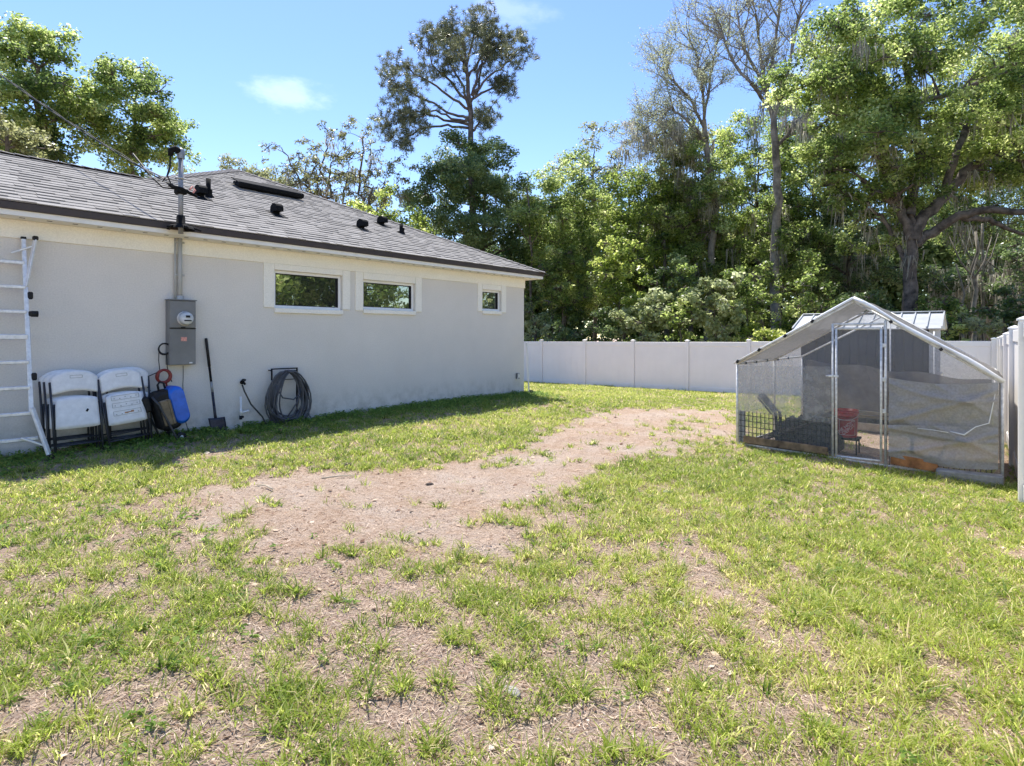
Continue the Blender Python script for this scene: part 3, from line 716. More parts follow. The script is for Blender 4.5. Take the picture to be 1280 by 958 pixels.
# ladder ------------------------------------------------------------
rail=W(37.5,400,.28); railx=rail.x
t_=thing('ladder','tall aluminium articulated ladder leaning against the grey wall at the left edge','ladder',HWp(railx-.24,0,HB),TH)
gnd=G1(*HWp(railx,.45,0)[:2])-HB
ztp=2.48; wl=.44
m=MB()
def lean(z): return -(.46-.40*max(0,min(1,(z-.5)/2.0))) if z>.5 else -(.46+ .0)
for side,nm in((1,'rail'),(-1,'rail')):
    m=MB(); x0=side*wl/2
    m.bar((x0,lean(.5),.5),(x0,lean(ztp),ztp),.045,.03,.006)
    obj('rail',m,M['alu'],t_)
    m=MB(); m.bar((x0,lean(.5)-.02,.56),(x0+side*.13,-.60,gnd+.05),.055,.032,.006); m.bar((x0+side*.09,-.55,gnd+.16),(x0-side*.10,-.50,.24),.035,.022,.004)
    lg=obj('flared_foot',m,M['alu'],t_)
    m=MB(); m.box((x0+side*.135,-.605,gnd+.03),(.06,.06,.06),ch=.01); obj('rubber_foot',m,M['blackpl'],lg)
    m=MB(); m.bar((x0,lean(1.9),1.92),(x0+side*.10,lean(ztp)-.05,ztp),.04,.026,.005); m.bar((x0-side*.12,lean(2.3),2.30),(x0+side*.08,lean(2.4)-.03,2.40),.03,.02,.004)
    hk=obj('upper_stay',m,M['alu'],t_)
    m=MB(); m.box((x0+side*.10,lean(ztp)-.05,ztp+.015),(.055,.05,.05),ch=.012); obj('end_cap',m,M['blackpl'],hk)
    m=MB(); m.box((x0,lean(ztp),ztp+.01),(.05,.035,.03),ch=.005); obj('end_cap',m,M['blackpl'],t_)
    for zz,kk in((1.82,.085),(1.61,.06),(.90,.085)):
        m=MB(); m.box((x0+side*.036,lean(zz)-.005,zz),(.05,.05,kk),ch=.012)
        if kk<.08: m.lathe([(.001,-.03),(.035,-.03),(.035,.03),(.001,.03)],12,Matrix.Translation((x0+side*.07,lean(zz),zz))@Matrix.Rotation(R(90),4,'Y'))
        obj('lock_knob',m,M['blackpl'],t_)
for k in range(8):
    zz=.215+.283*k+.0; y=lean(zz)
    m=MB(); hw=wl/2 if k else wl/2+.06
    m.box((0,y-.002,zz),(2*hw,.045,.042 if k!=4 else .06),ch=.008)
    obj('rung',m,M['alu'],t_)

# folding chairs ----------------------------------------------------
def make_chair(under=False):
    t_=thing('folding_chair','','folding chair',(0,0,0),0)
    # local: x width, -y front, z up; folded flat
    def panel(x,z0,z1,y,th,arch,bow,taper=0,n=14,cut=0):
        vs=[];fs=[]; m=MB(); rows=9
        for side in(0,1):
            for j in range(rows):
                for i in range(n+1):
                    uu=i/n*2-1; vv=j/(rows-1)
                    top=z1-arch*abs(uu)**3.0; bot=z0+cut*(1-uu*uu)+ .012*abs(uu)**6
                    xx=x*uu*(1-taper*(1-vv)); z=bot+(top-bot)*vv
                    edge=min(1,(1-abs(uu))*6,(1-vv)*7+.15,vv*7+.15); 
                    yy=y - bow*(1-uu*uu) + (th/2 if side else -th/2)*(.45+.55*edge**.5)
                    vs.append((xx,yy,z))
        R0=rows*(n+1)
        for j in range(rows-1):
            for i in range(n):
                a=j*(n+1)+i; fs.append((a,a+1,a+n+2,a+n+1)); a+=R0; fs.append((a,a+n+1,a+n+2,a+1))
        for i in range(n):
            fs.append((i,R0+i,R0+i+1,i+1)); a=(rows-1)*(n+1)+i; fs.append((a,a+1,R0+a+1,R0+a))
        for j in range(rows-1):
            a=j*(n+1); fs.append((a,a+n+1,R0+a+n+1,R0+a)); a+=n; fs.append((a,R0+a,R0+a+n+1,a+n+1))
        m.add(vs,fs,True); return m
    bk=obj('backrest',panel(.235,.70,.985,-.005,.026,.085,.03,.0,cut=.045),M['chairwh'],t_)
    m=MB(); 
    for (a,b2) in [((-.05,.925),(.07,.925)),((-.05,.895),(.07,.895))]: m.bar((a[0],-.049,a[1]),(b2[0],-.049,b2[1]),.004,.004)
    m.bar((-.05,-.049,.895),(-.05,-.047,.925),.004); m.bar((.07,-.049,.895),(.07,-.047,.925),.004)
    obj('handle_slot',m,M['midgrey'],bk)
    st=obj('seat',panel(.205 if not under else .20,.30,.675 if not under else .69,-.05,.035,.03,.012,-.06),M['chairwh'],t_)
    if under:
        for k,zz in enumerate((.63,.54,.44)):
            m=MB()
            for s_ in(-1,1):
                m.bar((-.15,-.081,zz+s_*.026),(.15,-.081,zz+s_*.026),.004,.004); m.bar((s_*.15,-.081,zz-.026),(s_*.15,-.081,zz+.026),.004)
            for q in range(5): m.box((-.12+.06*q,-.081,zz+random.uniform(-.015,.015)),(.012,.003,.010))
            obj('moulded_rib',m,M['midgrey'],st)
        m=MB(); m.box((.02,-.0815,.437),(.10,.003,.012)); m.box((.055,-.082,.447),(.03,.003,.012)); m.box((-.01,-.082,.43),(.04,.003,.007)); obj('rust_spot',m,M['rust'],st)
    else:
        m=MB(); m.box((.09,-.0815,.50),(.022,.003,.035),Matrix.Rotation(.5,3,'Y')); obj('scuff',m,M['blackpl'],st)
    for s_ in(-1,1):
        m=MB(); m.tube([(s_*.232,-.035,0),(s_*.236,-.03,.45),(s_*.238,-.005,.86)],.0125,8); obj('front_leg',m,M['chairfr'],t_)
        m=MB(); m.tube([(s_*.212,.02,.01),(s_*.214,-.012,.40),(s_*.214,-.03,.60)],.011,8); obj('rear_leg',m,M['chairfr'],t_)
    m=MB(); m.tube([(-.232,-.034,.115),(.232,-.034,.115)],.009,8); m.tube([(-.212,.012,.19),(.212,.012,.19)],.009,8); obj('crossbar',m,M['chairfr'],t_)
    return t_
cA=make_chair(False); cB=make_chair(True)
def place(o,x,off,leany,roll,label,zr_=0):
    p=HWp(x,off,0); z=G1(p.x,p.y)
    o.location=(p.x,p.y,z-.01); o.rotation_euler=(0,0,0)
    Mx=Matrix.Rotation(TH+zr_,4,'Z')@Matrix.Rotation(R(-leany),4,'X')@Matrix.Rotation(R(roll),4,'Y')
    o.rotation_euler=Mx.to_euler(); o['label']=label; o['group']='white folding chairs leaning on the house wall'
LX=W(97,568,.38).x; RX_=W(161,560,.36).x
spec=[(cA,LX+.01,.40,9,-1,'front folding chair of the left stack beside the ladder, white seat showing a dark scuff',0),
 (None,LX-.03,.32,8,-1,'middle folding chair of the left stack beside the ladder',0),
 (None,LX-.06,.24,7,-1,'rear folding chair of the left stack, against the wall beside the ladder',0),
 (cB,RX_+.02,.38,9,-5.5,'front folding chair of the right stack, ribbed seat underside with rust stains',0),
 ('B',RX_-.03,.30,8,-4,'middle folding chair of the right stack, mostly hidden behind the rusty one',0),
 (None,RX_+.07,.20,5,-1,'rear folding chair of the right stack, handle slot showing above the others',0)]
for (o,x,off,le,ro,lab,zz) in spec:
    if o is None: o=copy_tree(cA)
    elif o=='B': o=copy_tree(cB)
    place(o,x,off,le,ro,lab,zz)

# blue and black wheeled case ---------------------------------------
bxp=W(207,520,.28)
t_=thing('wheeled_machine','blue and black plastic wheeled garden machine propped on metal legs under the meter box','garden machine',HWp(bxp.x+.02,.30,G1(*HWp(bxp.x,.3,0)[:2])),TH)
def rbox(m,x0,x1,z0,z1,y0,y1,rad,M_=None):
    prof=[]
    for cx2,cz2,a0 in((x1-rad,z1-rad,0),(x0+rad,z1-rad,90),(x0+rad,z0+rad,180),(x1-rad,z0+rad,270)):
        for k in range(6):
            a=R(a0+90*k/5); prof.append((cx2+rad*math.cos(a),cz2+rad*math.sin(a)))
    ins=[(x0+x1)/2,(z0+z1)/2]; sh=lambda s_: [((px_-ins[0])*s_+ins[0],(pz_-ins[1])*s_+ins[1]) for px_,pz_ in prof]
    rings=[(y0,.82),(y0+.02,.94),(y0+.05,1),(y1-.05,1),(y1-.02,.94),(y1,.82)]
    vs=[];n=len(prof)
    for yy,s_ in rings: vs+= [(a,yy,b_) for a,b_ in sh(s_)]
    fs=[tuple(range(n)),tuple(range(5*n,6*n))[::-1]]
    m.add(vs,[f for f in fs],False,M_); b0=len(m.v)-len(vs)
    for j in range(5):
        for k in range(n): m.f.append((b0+j*n+k,b0+j*n+(k+1)%n,b0+(j+1)*n+(k+1)%n,b0+(j+1)*n+k)); m.sm.append(True)
TL=Matrix.Translation((0,0,.43))@Matrix.Rotation(R(-14),4,'Y')
m=MB(); rbox(m,-.17,.10,-.28,.25,-.13,.14,.09,TL); body=obj('body',m,M['blackpl'],t_)
m=MB(); rbox(m,.0,.20,-.24,.27,-.16,.13,.095,TL); obj('blue_shell',m,M['blue'],t_)
m=MB(); m.box((-.07,-.145,-.03),(.12,.05,.34),ch=.02); m.box((-.02,-.155,-.03),(.035,.06,.33),ch=.01); m.v=[tuple(TL@Vector(q)) for q in m.v]; obj('tan_panel',m,M['tan'],t_)
m=MB(); m.tube([TL@Vector(q) for q in((-.05,0,.24),(-.045,0,.33),(-.01,0,.36),(.03,0,.33),(.03,0,.26))],.014,8); obj('handle',m,M['blackpl'],t_)
m=MB(); m.box((-.24,-.02,.13),(.09,.12,.20),ch=.02); m.v=[tuple(TL@Vector(q)) for q in m.v]; obj('hose_connector',m,M['blackpl'],t_)
for s_,xo in((1,0),(-1,-.09)):
    m=MB(); m.tube([(-.24+xo,-.12*s_-.04,.60),(-.17+xo,-.14*s_-.04,.50),(.03+xo,-.16*s_-.04,.06),(.06+xo,-.16*s_-.04,.0)],.014,8); obj('support_leg',m,M['chairfr'],t_)
for s_ in(1,-1):
    m=MB(); m.lathe([(.001,-.025),(.045,-.025),(.06,-.018),(.06,.018),(.045,.025),(.001,.025)],16,Matrix.Translation((.10,-.17*s_,.055))@Matrix.Rotation(R(90),4,'X')); wh=obj('wheel',m,M['blackpl'],t_)
    m=MB(); m.lathe([(.001,-.03),(.022,-.03),(.022,.03),(.001,.03)],10,Matrix.Translation((.10,-.17*s_,.055))@Matrix.Rotation(R(90),4,'X')); obj('hub',m,M['galv'],wh)
# red coil behind it, hanging on the wall
def coil(name,label,cat,px,py,o,rad,n,mat,th,rx=1,rz=1,seed=1,hang=True,extra=None,turns_var=.12):
    l=W(px,py,o); p=HWp(l.x,o,l.z+HB); t_=None; m=MB(); rr=random.Random(seed); pts=[]
    for k in range(n):
        r0=rad*(1-turns_var*rr.random()); dx=rr.uniform(-.05,.05)*rad; dz=-abs(rr.gauss(0,.06))*rad; dy=rr.uniform(-.5,.5)*th*6; ph=rr.random()*6.28
        for j in range(20):
            a=2*math.pi*j/20; pts.append((rx*r0*math.sin(a)+dx,dy+th*math.sin(a*.5+ph),rz*r0*math.cos(a)+dz))
    m.tube(pts,th,6)
    if extra:
        for e in extra: m.tube([Vector(q) for q in e],th,6)
    Mx=Matrix.Translation(p)@Matrix.Rotation(TH,4,'Z'); o_=obj(name,m,mat); o_.matrix_world=Mx
    return tag(o_,label,cat)
coil('red_cord_coil','coil of red cord hanging behind the blue machine','cord coil',204.5,470,.12,.09,8,M['redcord'],.012,seed=3,extra=[[(.03,0,-.09),(.06,-.02,-.30),(.02,-.05,-.62)]])
coil('black_cable_coil','small coil of black cable hanging at the left edge of the meter box','cable coil',206,436,.10,.075,5,M['blackpl'],.006,seed=5,
  extra=[[(-.07,0,0),(-.075,0,-.15),(-.06,0,-.30),(-.08,0,-.42)],[(.02,0,-.07),(.03,0,-.25),(.08,-.02,-.45)],[(-.06,0,-.30),(-.2,-.02,-.36),(-.26,-.02,-.45),(-.18,-.03,-.55)]])
l=W(229,468,.04); p=HWp(l.x,.04,0)
m=MB(); m.tube([(0,0,W(229,457).z+HB),(.005,-.01,l.z+HB-.05),(-.005,0,l.z+HB-.15),(.03,-.02,l.z+HB-.6),(.07,0,HB+.05)],.005,6)
for_=obj('ground_wire',m,M['blackpl']); for_.location=(p.x,p.y,0); tag(for_,'thin black wire dropping from the meter box to the soil','wire')

# shovel -------------------------------------------------------------
tp=W(257.5,423,.03); bt=W(273,541,.24); g0=HWp(bt.x,.24,0); zg=G1(g0.x,g0.y)
t_=thing('shovel','square mouthed black shovel leaning against the wall right of the meter box','shovel',(g0.x,g0.y,zg),TH)
top=Vector((tp.x-bt.x,.21,tp.z+HB-zg)); k1=W(269,517,.2); neck=Vector((k1.x-bt.x,.05,k1.z+HB-zg))
d=(top-neck)
m=MB(); m.tube([neck+d*.62,neck+d*.99,top],[.020,.020,.016],10); obj('grip',m,M['blackpl'],t_)
m=MB(); m.tube([neck+d*.30,neck+d*.64],.0165,10); obj('handle',m,M['blackmt'],t_)
m=MB(); m.tube([neck+d*.28,neck+d*.42],.0185,10); obj('ferrule',m,M['ferrule'],t_)
m=MB(); m.tube([neck+Vector((.01,-.01,-.10)),neck,neck+d*.31],[.022,.019,.018],10); obj('socket',m,M['spade'],t_)
m=MB(); vs=[];n=9;rw=9
for j in range(rw):
    for i in range(n):
        uu=i/(n-1)*2-1; v=j/(rw-1); hw=.115*(1-.12*v**2)*(1 if v<.7 else 1-.0*(v))
        z=.225*(1-v)+ .0 - (0 if v<1 else 0) - .03*v*(1-uu*uu); y=-.03*(1-uu*uu)*(1-v*.5)+.05*(1-v)-.02
        x=uu*hw+.045*(v-.5)*.6
        vs.append((x,y,z))
fs=[(j*n+i,j*n+i+1,(j+1)*n+i+1,(j+1)*n+i) for j in range(rw-1) for i in range(n-1)]
m.add(vs,fs,True); bl=obj('blade',m,M['spade'],t_); so_=bl.modifiers.new('thick','SOLIDIFY'); so_.thickness=.006
# pvc riser ------------------------------------------------------------
l=W(301,541,.10); g0=HWp(l.x,.10,0); zg=G1(g0.x,g0.y); hh=W(301,496,.1).z+HB-zg
t_=thing('irrigation_riser','white plastic pipe riser with tee standing beside the shovel','pipe riser',(g0.x,g0.y,zg),TH)
m=MB(); m.tube([(0,0,-.03),(0,0,hh)],.014,10); m.tube([(-.004,0,hh*.50),(.11,0,hh*.54)],.014,10); m.tube([(0,0,hh*.45),(0,0,hh*.62)],.02,10); m.tube([(.085,0,hh*.53),(.12,0,hh*.545)],.02,10); obj('riser_pipe',m,M['white'],t_)
m=MB(); m.tube([(0,-.0,hh*.30),(0,0,hh*.42)],.022,8); m.box((.02,0,hh*.37),(.05,.02,.03),ch=.004); obj('valve',m,M['blackpl'],t_)
# spigot + black hose
l=W(302,478,.0); z_=l.z+HB
t_=thing('hose_bib','small black outdoor tap on the wall above the riser','tap',HWp(l.x,0,z_),TH)
m=MB(); m.tube([(0,0,0),(0,-.07,0),(.01,-.09,-.03)],.017,8); m.lathe([(.03,0),(.03,.008),(.001,.01)],12,Matrix.Translation((0,-.005,0))@Matrix.Rotation(R(90),4,'X')); obj('spout',m,M['blackmt'],t_)
m=MB(); m.tube([(.03*math.cos(a),-.07,.035+.0+.03*math.sin(a)*.4) for a in np.linspace(0,6.28,10)[:-1]],.008,6,closed=True); m.tube([(0,-.07,0),(0,-.07,.04)],.008,6); obj('handwheel',m,M['blackmt'],t_)
# hose hanger and hose
hl=W(340.5,461,.12); hr=W(372,460,.12); z1=hl.z+HB; hb_=W(372,525,.12).z+HB
x1_=hr.x-hl.x
t_=thing('hose_hanger','black square metal hose hanger frame on the wall behind the grey hose','hose hanger',HWp(hl.x,0,hb_),TH)
H1=z1-hb_
m=MB(); yb=-.10
m.bar((0,yb,H1-.18),(0,yb,H1),.018); m.bar((-.009,yb,H1-.009+.0),(x1_+.009,yb-.001,H1-.009),.018); m.bar((x1_,yb,0),(x1_,yb,H1-.02),.020); m.bar((0,yb,H1-.03),(0,0,H1-.03),.014); m.bar((x1_,yb,H1-.05),(x1_,0,H1-.05),.014); m.bar((x1_,yb,.03),(x1_,0,.03),.014); m.bar((.0,yb,H1-.18),(x1_,yb-.002,H1-.18),.012)
obj('hanger_frame',m,M['blackmt'],t_)
cl=W(360,500,.17); top_=W(360,463,.17).z; bot_=W(360,536,.17).z; wl_=W(332,500,.17).x; wr_=W(386,500,.17).x
m=MB(); rr=random.Random(8); pts=[]; zt=top_+HB; zb=bot_+HB
for k in range(19):
    a0=(zt-zb)/2*(1-.06*rr.random()); bw=(wr_-wl_)/2*rr.uniform(.55,1.0); cz=(zt+zb)/2; off=rr.uniform(-.05,.07); lo=rr.uniform(.60,1.0) if k%4 else rr.uniform(.92,1)
    yy=-.17+rr.uniform(-.045,.045); sk=rr.uniform(-.05,.05)
    for j in range(22):
        a=2*math.pi*j/22; cz_=math.cos(a); z=cz+a0*cz_ if cz_>0 else cz+a0*cz_*lo
        wide=bw*(math.sin(a))*(1-.18*max(cz_,0)+.04*max(-cz_,0)); pts.append(((wl_+wr_)/2+off+wide+sk*cz_,yy+.02*math.sin(a*2+k),z))
m.tube(pts,.0115,7)
xm=(wl_+wr_)/2
m.tube([(xm-.22,-.2,zt-.22),(xm-.10,-.2,zt-.42),(xm+.08,-.2,zt-.46),(xm+.16,-.2,zt-.40)],.0115,7)
m.tube([(xm-.02,-.21,zb+.20),(xm+.14,-.2,zb+.40),(xm+.20,-.2,zb+.62)],.0115,7)
m.tube([(xm+.18,-.18,zb+.5),(xm+.33,-.2,zb+.25),(xm+.36,-.25,zb+.08),(xm+.2,-.28,zb-.0),(xm-.1,-.26,zb-.005)],.0115,7)
o=obj('garden_hose',m,M['hose']); o.matrix_world=Matrix.Translation((C.x,C.y,0))@Matrix.Rotation(TH,4,'Z'); tag(o,'long grey garden hose coiled in many loops on the wall hanger','garden hose')
s=W(303,481,.1); e=W(334,535,.2)
m=MB(); m.tube([(s.x,-.09,s.z+HB),(s.x+.03,-.10,s.z+HB-.10),(s.x+.12,-.12,s.z+HB-.30),(s.x+.28,-.15,s.z+HB-.50),(e.x,-.2,e.z+HB+.02),(e.x+.2,-.22,e.z+HB-.0)],.012,8)
o=obj('supply_hose',m,M['blackhose']); o.matrix_world=Matrix.Translation((C.x,C.y,0))@Matrix.Rotation(TH,4,'Z'); tag(o,'short black hose drooping from the wall tap to the coiled hose','hose')
# outlet box near corner
l=W(646,470,0); t_=thing('outlet_box','small grey outdoor electrical outlet cover near the far wall corner','outlet box',HWp(l.x,0,l.z+HB-.06),TH)
m=MB(); m.box((0,-.03,.06),(.09,.06,.13),ch=.008); cv=obj('box',m,M['greymt'],t_)
m=MB(); m.box((.0,-.064,.065),(.075,.01,.10),ch=.004); m.box((-.04,-.06,.0),(.02,.015,.05),ch=.003); obj('flip_cover',m,M['galv'],t_)
# white board and black splash block at the far corner
l=W(657,492,.05); g0=HWp(.04,.02,0); zg=G1(g0.x,g0.y)
t_=thing('leaning_board','narrow white board leaning upright against the far corner of the house','board',(g0.x,g0.y,zg),TH)
m=MB(); m.bar((.10,-.02,0),(.035,.0,1.22),.035,.02,.003); obj('plank',m,M['white'],t_)
t_=thing('drain_block','small black drain block on the grass at the house corner','drain block',(g0.x+.10,g0.y-.06,zg),TH)
m=MB(); m.box((0,0,.03),(.22,.16,.08),ch=.015); m.box((.02,-.02,.085),(.08,.06,.03),ch=.01); obj('block',m,M['blackpl'],t_)

# ================================================================== FENCES
FD=Vector((.619,.785,0)).normalized(); FA=math.atan2(-.619,.785)
def build_fence(name,label,org,xdir,posts_at,first,last,sp,rails_side,H=1.80):
    ang=math.atan2(xdir.y,xdir.x); t_=thing(name,label,'fence',(org.x,org.y,G1(org.x,org.y)),ang); z_o=t_.location.z
    zs={}
    for k in range(first,last+1):
        p=org+xdir*sp*k; zs[k]=G1(p.x,p.y)-z_o
    for k in range(first,last+1):
        m=MB(); z=zs[k]; m.box((sp*k,0,z+H/2-.15),(.127,.127,H+.38),ch=.006); pst=obj('post',m,M['fence'],t_)
        m=MB(); m.add([(sp*k+a*.075,b_*.075,z+H+.042) for a,b_ in((-1,-1),(1,-1),(1,1),(-1,1))]+[(sp*k+a*.075,b_*.075,z+H+.062) for a,b_ in((-1,-1),(1,-1),(1,1),(-1,1))]+[(sp*k,0,z+H+.095)],
            [(0,3,2,1),(0,1,5,4),(1,2,6,5),(2,3,7,6),(3,0,4,7),(4,5,8),(5,6,8),(6,7,8),(7,4,8)]); obj('post_cap',m,M['fence'],pst)
    for k in range(first,last):
        a,b_=sp*k+.066,sp*(k+1)-.066; za=(zs[k]+zs[k+1])/2; m=MB()
        m.box(((a+b_)/2,0,za+H-.08),(b_-a,.05,.15),ch=.006); obj('top_rail',m,M['fence'],t_)
        m=MB(); m.box(((a+b_)/2,0,za+.10),(b_-a,.05,.15),ch=.006); obj('bottom_rail',m,M['fence'],t_)
        m=MB(); n=int((b_-a)/.28); w=(b_-a)/n
        for i in range(n):
            x0=a+w*i; m.prism([(x0+.004,-.008),(x0+w-.004,-.008),(x0+w,-.004),(x0+w,.004),(x0+w-.004,.008),(x0+.004,.008),(x0,.004),(x0,-.004)],2,za+.16,za+H-.14)
        obj('panel',m,M['fence'],t_)
    return t_
K=Vector((13.3,16.2,0))
o0=Vector((6.4,21.6,0)); bd=Vector((.787,-.617,0)).normalized()
build_fence('back_fence','long white vinyl privacy fence along the back, shaded side facing the yard',o0,bd,None,-6,4,2.17,1,1.80)
r0=Vector((5.17,5.95,0)); rd=(K-r0).normalized()
build_fence('side_fence','bright white vinyl privacy fence running along the right edge behind the coop',r0,rd,None,-2,5,(K-r0).length/5,1,1.80)

# ================================================================== CHICKEN RUN (local x: front left->right, y: depth, z)
FL=Vector((3.27,8.60,0)); FR=Vector((5.60,6.76,0)); wdir=(FR-FL).normalized(); WD=(FR-FL).length; WA=math.atan2(wdir.y,wdir.x); ddir=Vector((-wdir.y,wdir.x,0)); DP=4.0
zb=-.01
def cl2w(x,y,z): q=FL+wdir*x+ddir*y; return Vector((q.x,q.y,z+zb))
def cg(x,y): q=cl2w(x,y,0); return G1(q.x,q.y)-zb
def CW_(px,py,y=0):                # pixel -> coop local on plane at depth y
    tx=(px-CX)/F; A=Vector((tx,1,0)); d=(FL.dot(ddir)+y)/A.dot(ddir); q=A*d
    return Vector(((q-FL).dot(wdir),y,CH+(HY-py)/F*d-zb))
run=thing('chicken_run','walk-in wire chicken run with galvanised gable frame and pale tarp over its front half','chicken run',(FL.x,FL.y,zb),WA)
EH=1.165; RH=2.03
def e(x,y,z): return Vector((x,y,z))
m=MB(); pr=.0155
gl=cg(0,0); grr=cg(WD,0)
zE=lambda x,y: EH+ (cg(x,y) if x>WD/2 else cg(x,y)*.5)*.85
ELf,ERf,PKf=e(0,0,EH),e(WD,0,grr+EH-.0),e(WD/2,0,RH-.01)
ELb,ERb,PKb=e(0,DP,EH),e(WD,DP,grr+EH-.02),e(WD/2,DP,RH-.03)
def fp(*pts,r=pr): 
    for a,b_ in zip(pts,pts[1:]): m.tube([a,b_],r,8)
fp(e(0,0,gl-.03),ELf,PKf,ERf,e(WD,0,grr-.03)); fp(e(0,DP,cg(0,DP)-.03),ELb,PKb,ERb,e(WD,DP,cg(WD,DP)-.03))
fp(PKf,PKb); fp(ELf,ELb); fp(ERf,ERb)
for y in(DP/2,): fp(e(0,y,cg(0,y)),e(0,y,EH),e(WD/2,y,RH-.02),e(WD,y,grr+EH-.01),e(WD,y,cg(WD,y)))
fp(e(0,0,gl+.02),e(WD,0,grr+.02)); fp(e(0,0,gl+.02),e(0,DP,cg(0,DP)+.02)); fp(e(0,DP,cg(0,DP)+.02),e(WD,DP,cg(WD,DP)+.02))
dl=CW_(1041,560).x; dr_=CW_(1107,570).x
def roofz(x): return ELf.z+(PKf.z-ELf.z)*x/(WD/2) if x<WD/2 else ERf.z+(PKf.z-ERf.z)*(WD-x)/(WD/2)
fp(e(dl,0,cg(dl,0)),e(dl,0,min(roofz(dl)-.02,1.73))); fp(e(dr_,0,cg(dr_,0)),e(dr_,0,roofz(dr_)-.02),)
fp(e(dl,0,1.72),e(dr_,0,1.72))
fp(e(WD/2,DP,cg(WD/2,DP)),PKb,r=.012); fp(e(WD*.72,DP,cg(WD*.7,DP)),e(WD*.72,DP,1.65),r=.010)
obj('frame',m,M['galv'],run)
m=MB(); a_,b_=dl+.045,dr_-.045; z0_=cg((a_+b_)/2,0)+.07; z1_=1.665
for p,q in((e(a_,-.03,z0_),e(a_,-.03,z1_)),(e(a_,-.03,z1_),e(b_,-.03,z1_)),(e(b_,-.03,z1_),e(b_,-.03,z0_)),(e(b_,-.03,z0_),e(a_,-.03,z0_))): m.tube([p,q],.0145,8)
door=obj('door',m,M['galv'],run)
m=MB(); zl=CW_(1040,470).z; m.box((a_-.03,-.045,zl),(.12,.02,.03),ch=.004); m.tube([(a_-.12,-.05,zl),(a_-.04,-.05,zl)],.008,6); obj('latch',m,M['galv'],door)
m=MB(); m.quad((a_,-.028,z0_),(b_,-.028,z0_),(b_,-.028,z1_),(a_,-.028,z1_)); obj('door_netting',m,M['wire'],door)
for zz in(1.45,1.02,.62): m=MB(); m.box((b_+.02,-.02,zz),(.07,.02,.05),ch=.004); obj('hinge',m,M['galv'],door)
# netting
m=MB()
m.quad(e(0,.004,gl),e(dl,.004,cg(dl,0)),e(dl,.004,roofz(dl)),e(0,.004,ELf.z)); m.quad(e(dl,.004,1.72),e(dr_,.004,1.72),e(dr_,.004,roofz(dr_)),e(WD/2,.004,RH-.02),e(dl,.004,roofz(dl)))
m.quad(e(dr_,.004,cg(dr_,0)),e(WD,.004,grr),e(WD,.004,ERf.z),e(dr_,.004,roofz(dr_)))
m.quad(e(.004,0,gl),e(.004,DP,cg(0,DP)),e(.004,DP,EH),e(.004,0,EH)); m.quad(e(WD-.004,0,grr),e(WD-.004,DP,cg(WD,DP)),e(WD-.004,DP,ERb.z),e(WD-.004,0,ERf.z))
m.quad(e(0,DP,cg(0,DP)),e(WD,DP,cg(WD,DP)),e(WD,DP,ERb.z),PKb,e(0,DP,EH))
m.quad(e(0,2.2,EH+.01),e(0,DP,EH+.01),e(WD/2,DP,RH),e(WD/2,2.2,RH)); m.quad(e(WD,2.2,ERf.z+.01),e(WD,DP,ERb.z+.01),e(WD/2,DP,RH+.003),e(WD/2,2.2,RH+.003))
obj('netting',m,M['wire'],run)
# tarp roof: slightly slack sheet over both slopes
def sheet(P00,P10,P11,P01,nu,nv,fn,thick=0):
    vs=[];fs=[]
    for j in range(nv+1):
        for i in range(nu+1):
            a=i/nu;b_=j/nv; p=(P00*(1-a)+P10*a)*(1-b_)+(P01*(1-a)+P11*a)*b_; vs.append(p+fn(a,b_))
    for j in range(nv):
        for i in range(nu): q=j*(nu+1)+i; fs.append((q,q+1,q+nu+2,q+nu+1))
    return vs,fs
up=.03
def sagfn(a,b_): return Vector((0,0,-.035*math.sin(math.pi*a)*math.sin(math.pi*b_)*1.0+.012*math.sin(a*9+b_*5)*math.sin(math.pi*b_)))
m=MB()
vs,fs=sheet(e(-.02,-.05,EH+up-.01),e(WD/2,-.05,RH+up),e(WD/2,2.05,RH+up),e(-.02,2.25,EH+up-.01),14,12,sagfn); m.add(vs,fs,True)
vs,fs=sheet(e(WD+.02,-.05,ERf.z+up-.01),e(WD/2,-.05,RH+up),e(WD/2,2.05,RH+up),e(WD+.02,2.25,ERf.z+up-.01),14,12,sagfn); m.add(vs,fs,True)
tp_=obj('roof_tarp',m,M['tarp'],run); so_=tp_.modifiers.new('t','SOLIDIFY'); so_.thickness=.004
m=MB()   # rolled white hem over the front edge (right side thick)
m.tube([e(-.03,-.055,EH+up-.02),e(WD*.25,-.055,(EH+RH)/2+up-.005),e(WD/2,-.055,RH+up)],[.012,.014,.016],8)
rz=[ (t2, .023+.006*math.sin(t2*17)) for t2 in np.linspace(0,1,14)]
m.tube([e(WD/2,-.055,RH+up).lerp(e(WD+.02,-.055,ERf.z+up),t2)+Vector((0,0,.012*math.sin(t2*11))) for t2,_ in rz],[r_ for _,r_ in rz],8)
obj('tarp_hem',m,M['tarpedge'],tp_)
for t2 in (.02,.22,.45,.68): m=MB(); p=ELf.lerp(PKf,t2); m.box(p+Vector((0,-.075,.02)),(.035,.03,.05),Matrix.Rotation(.6,3,'Y'),.006); obj('tie',m,M['blackpl'],tp_)
for t2 in (.28,.62): m=MB(); p=PKf.lerp(ERf,t2); m.box(p+Vector((0,-.10,.0)),(.035,.03,.04),Matrix.Rotation(-.6,3,'Y'),.006); obj('tie',m,M['blackpl'],tp_)
for t2 in (.1,.25,.42,.6,.8): m=MB(); p=ELf.lerp(ELb,t2*.9); m.box(p,(.05,.05,.04),None,.006); obj('tie',m,M['blackpl'],tp_)
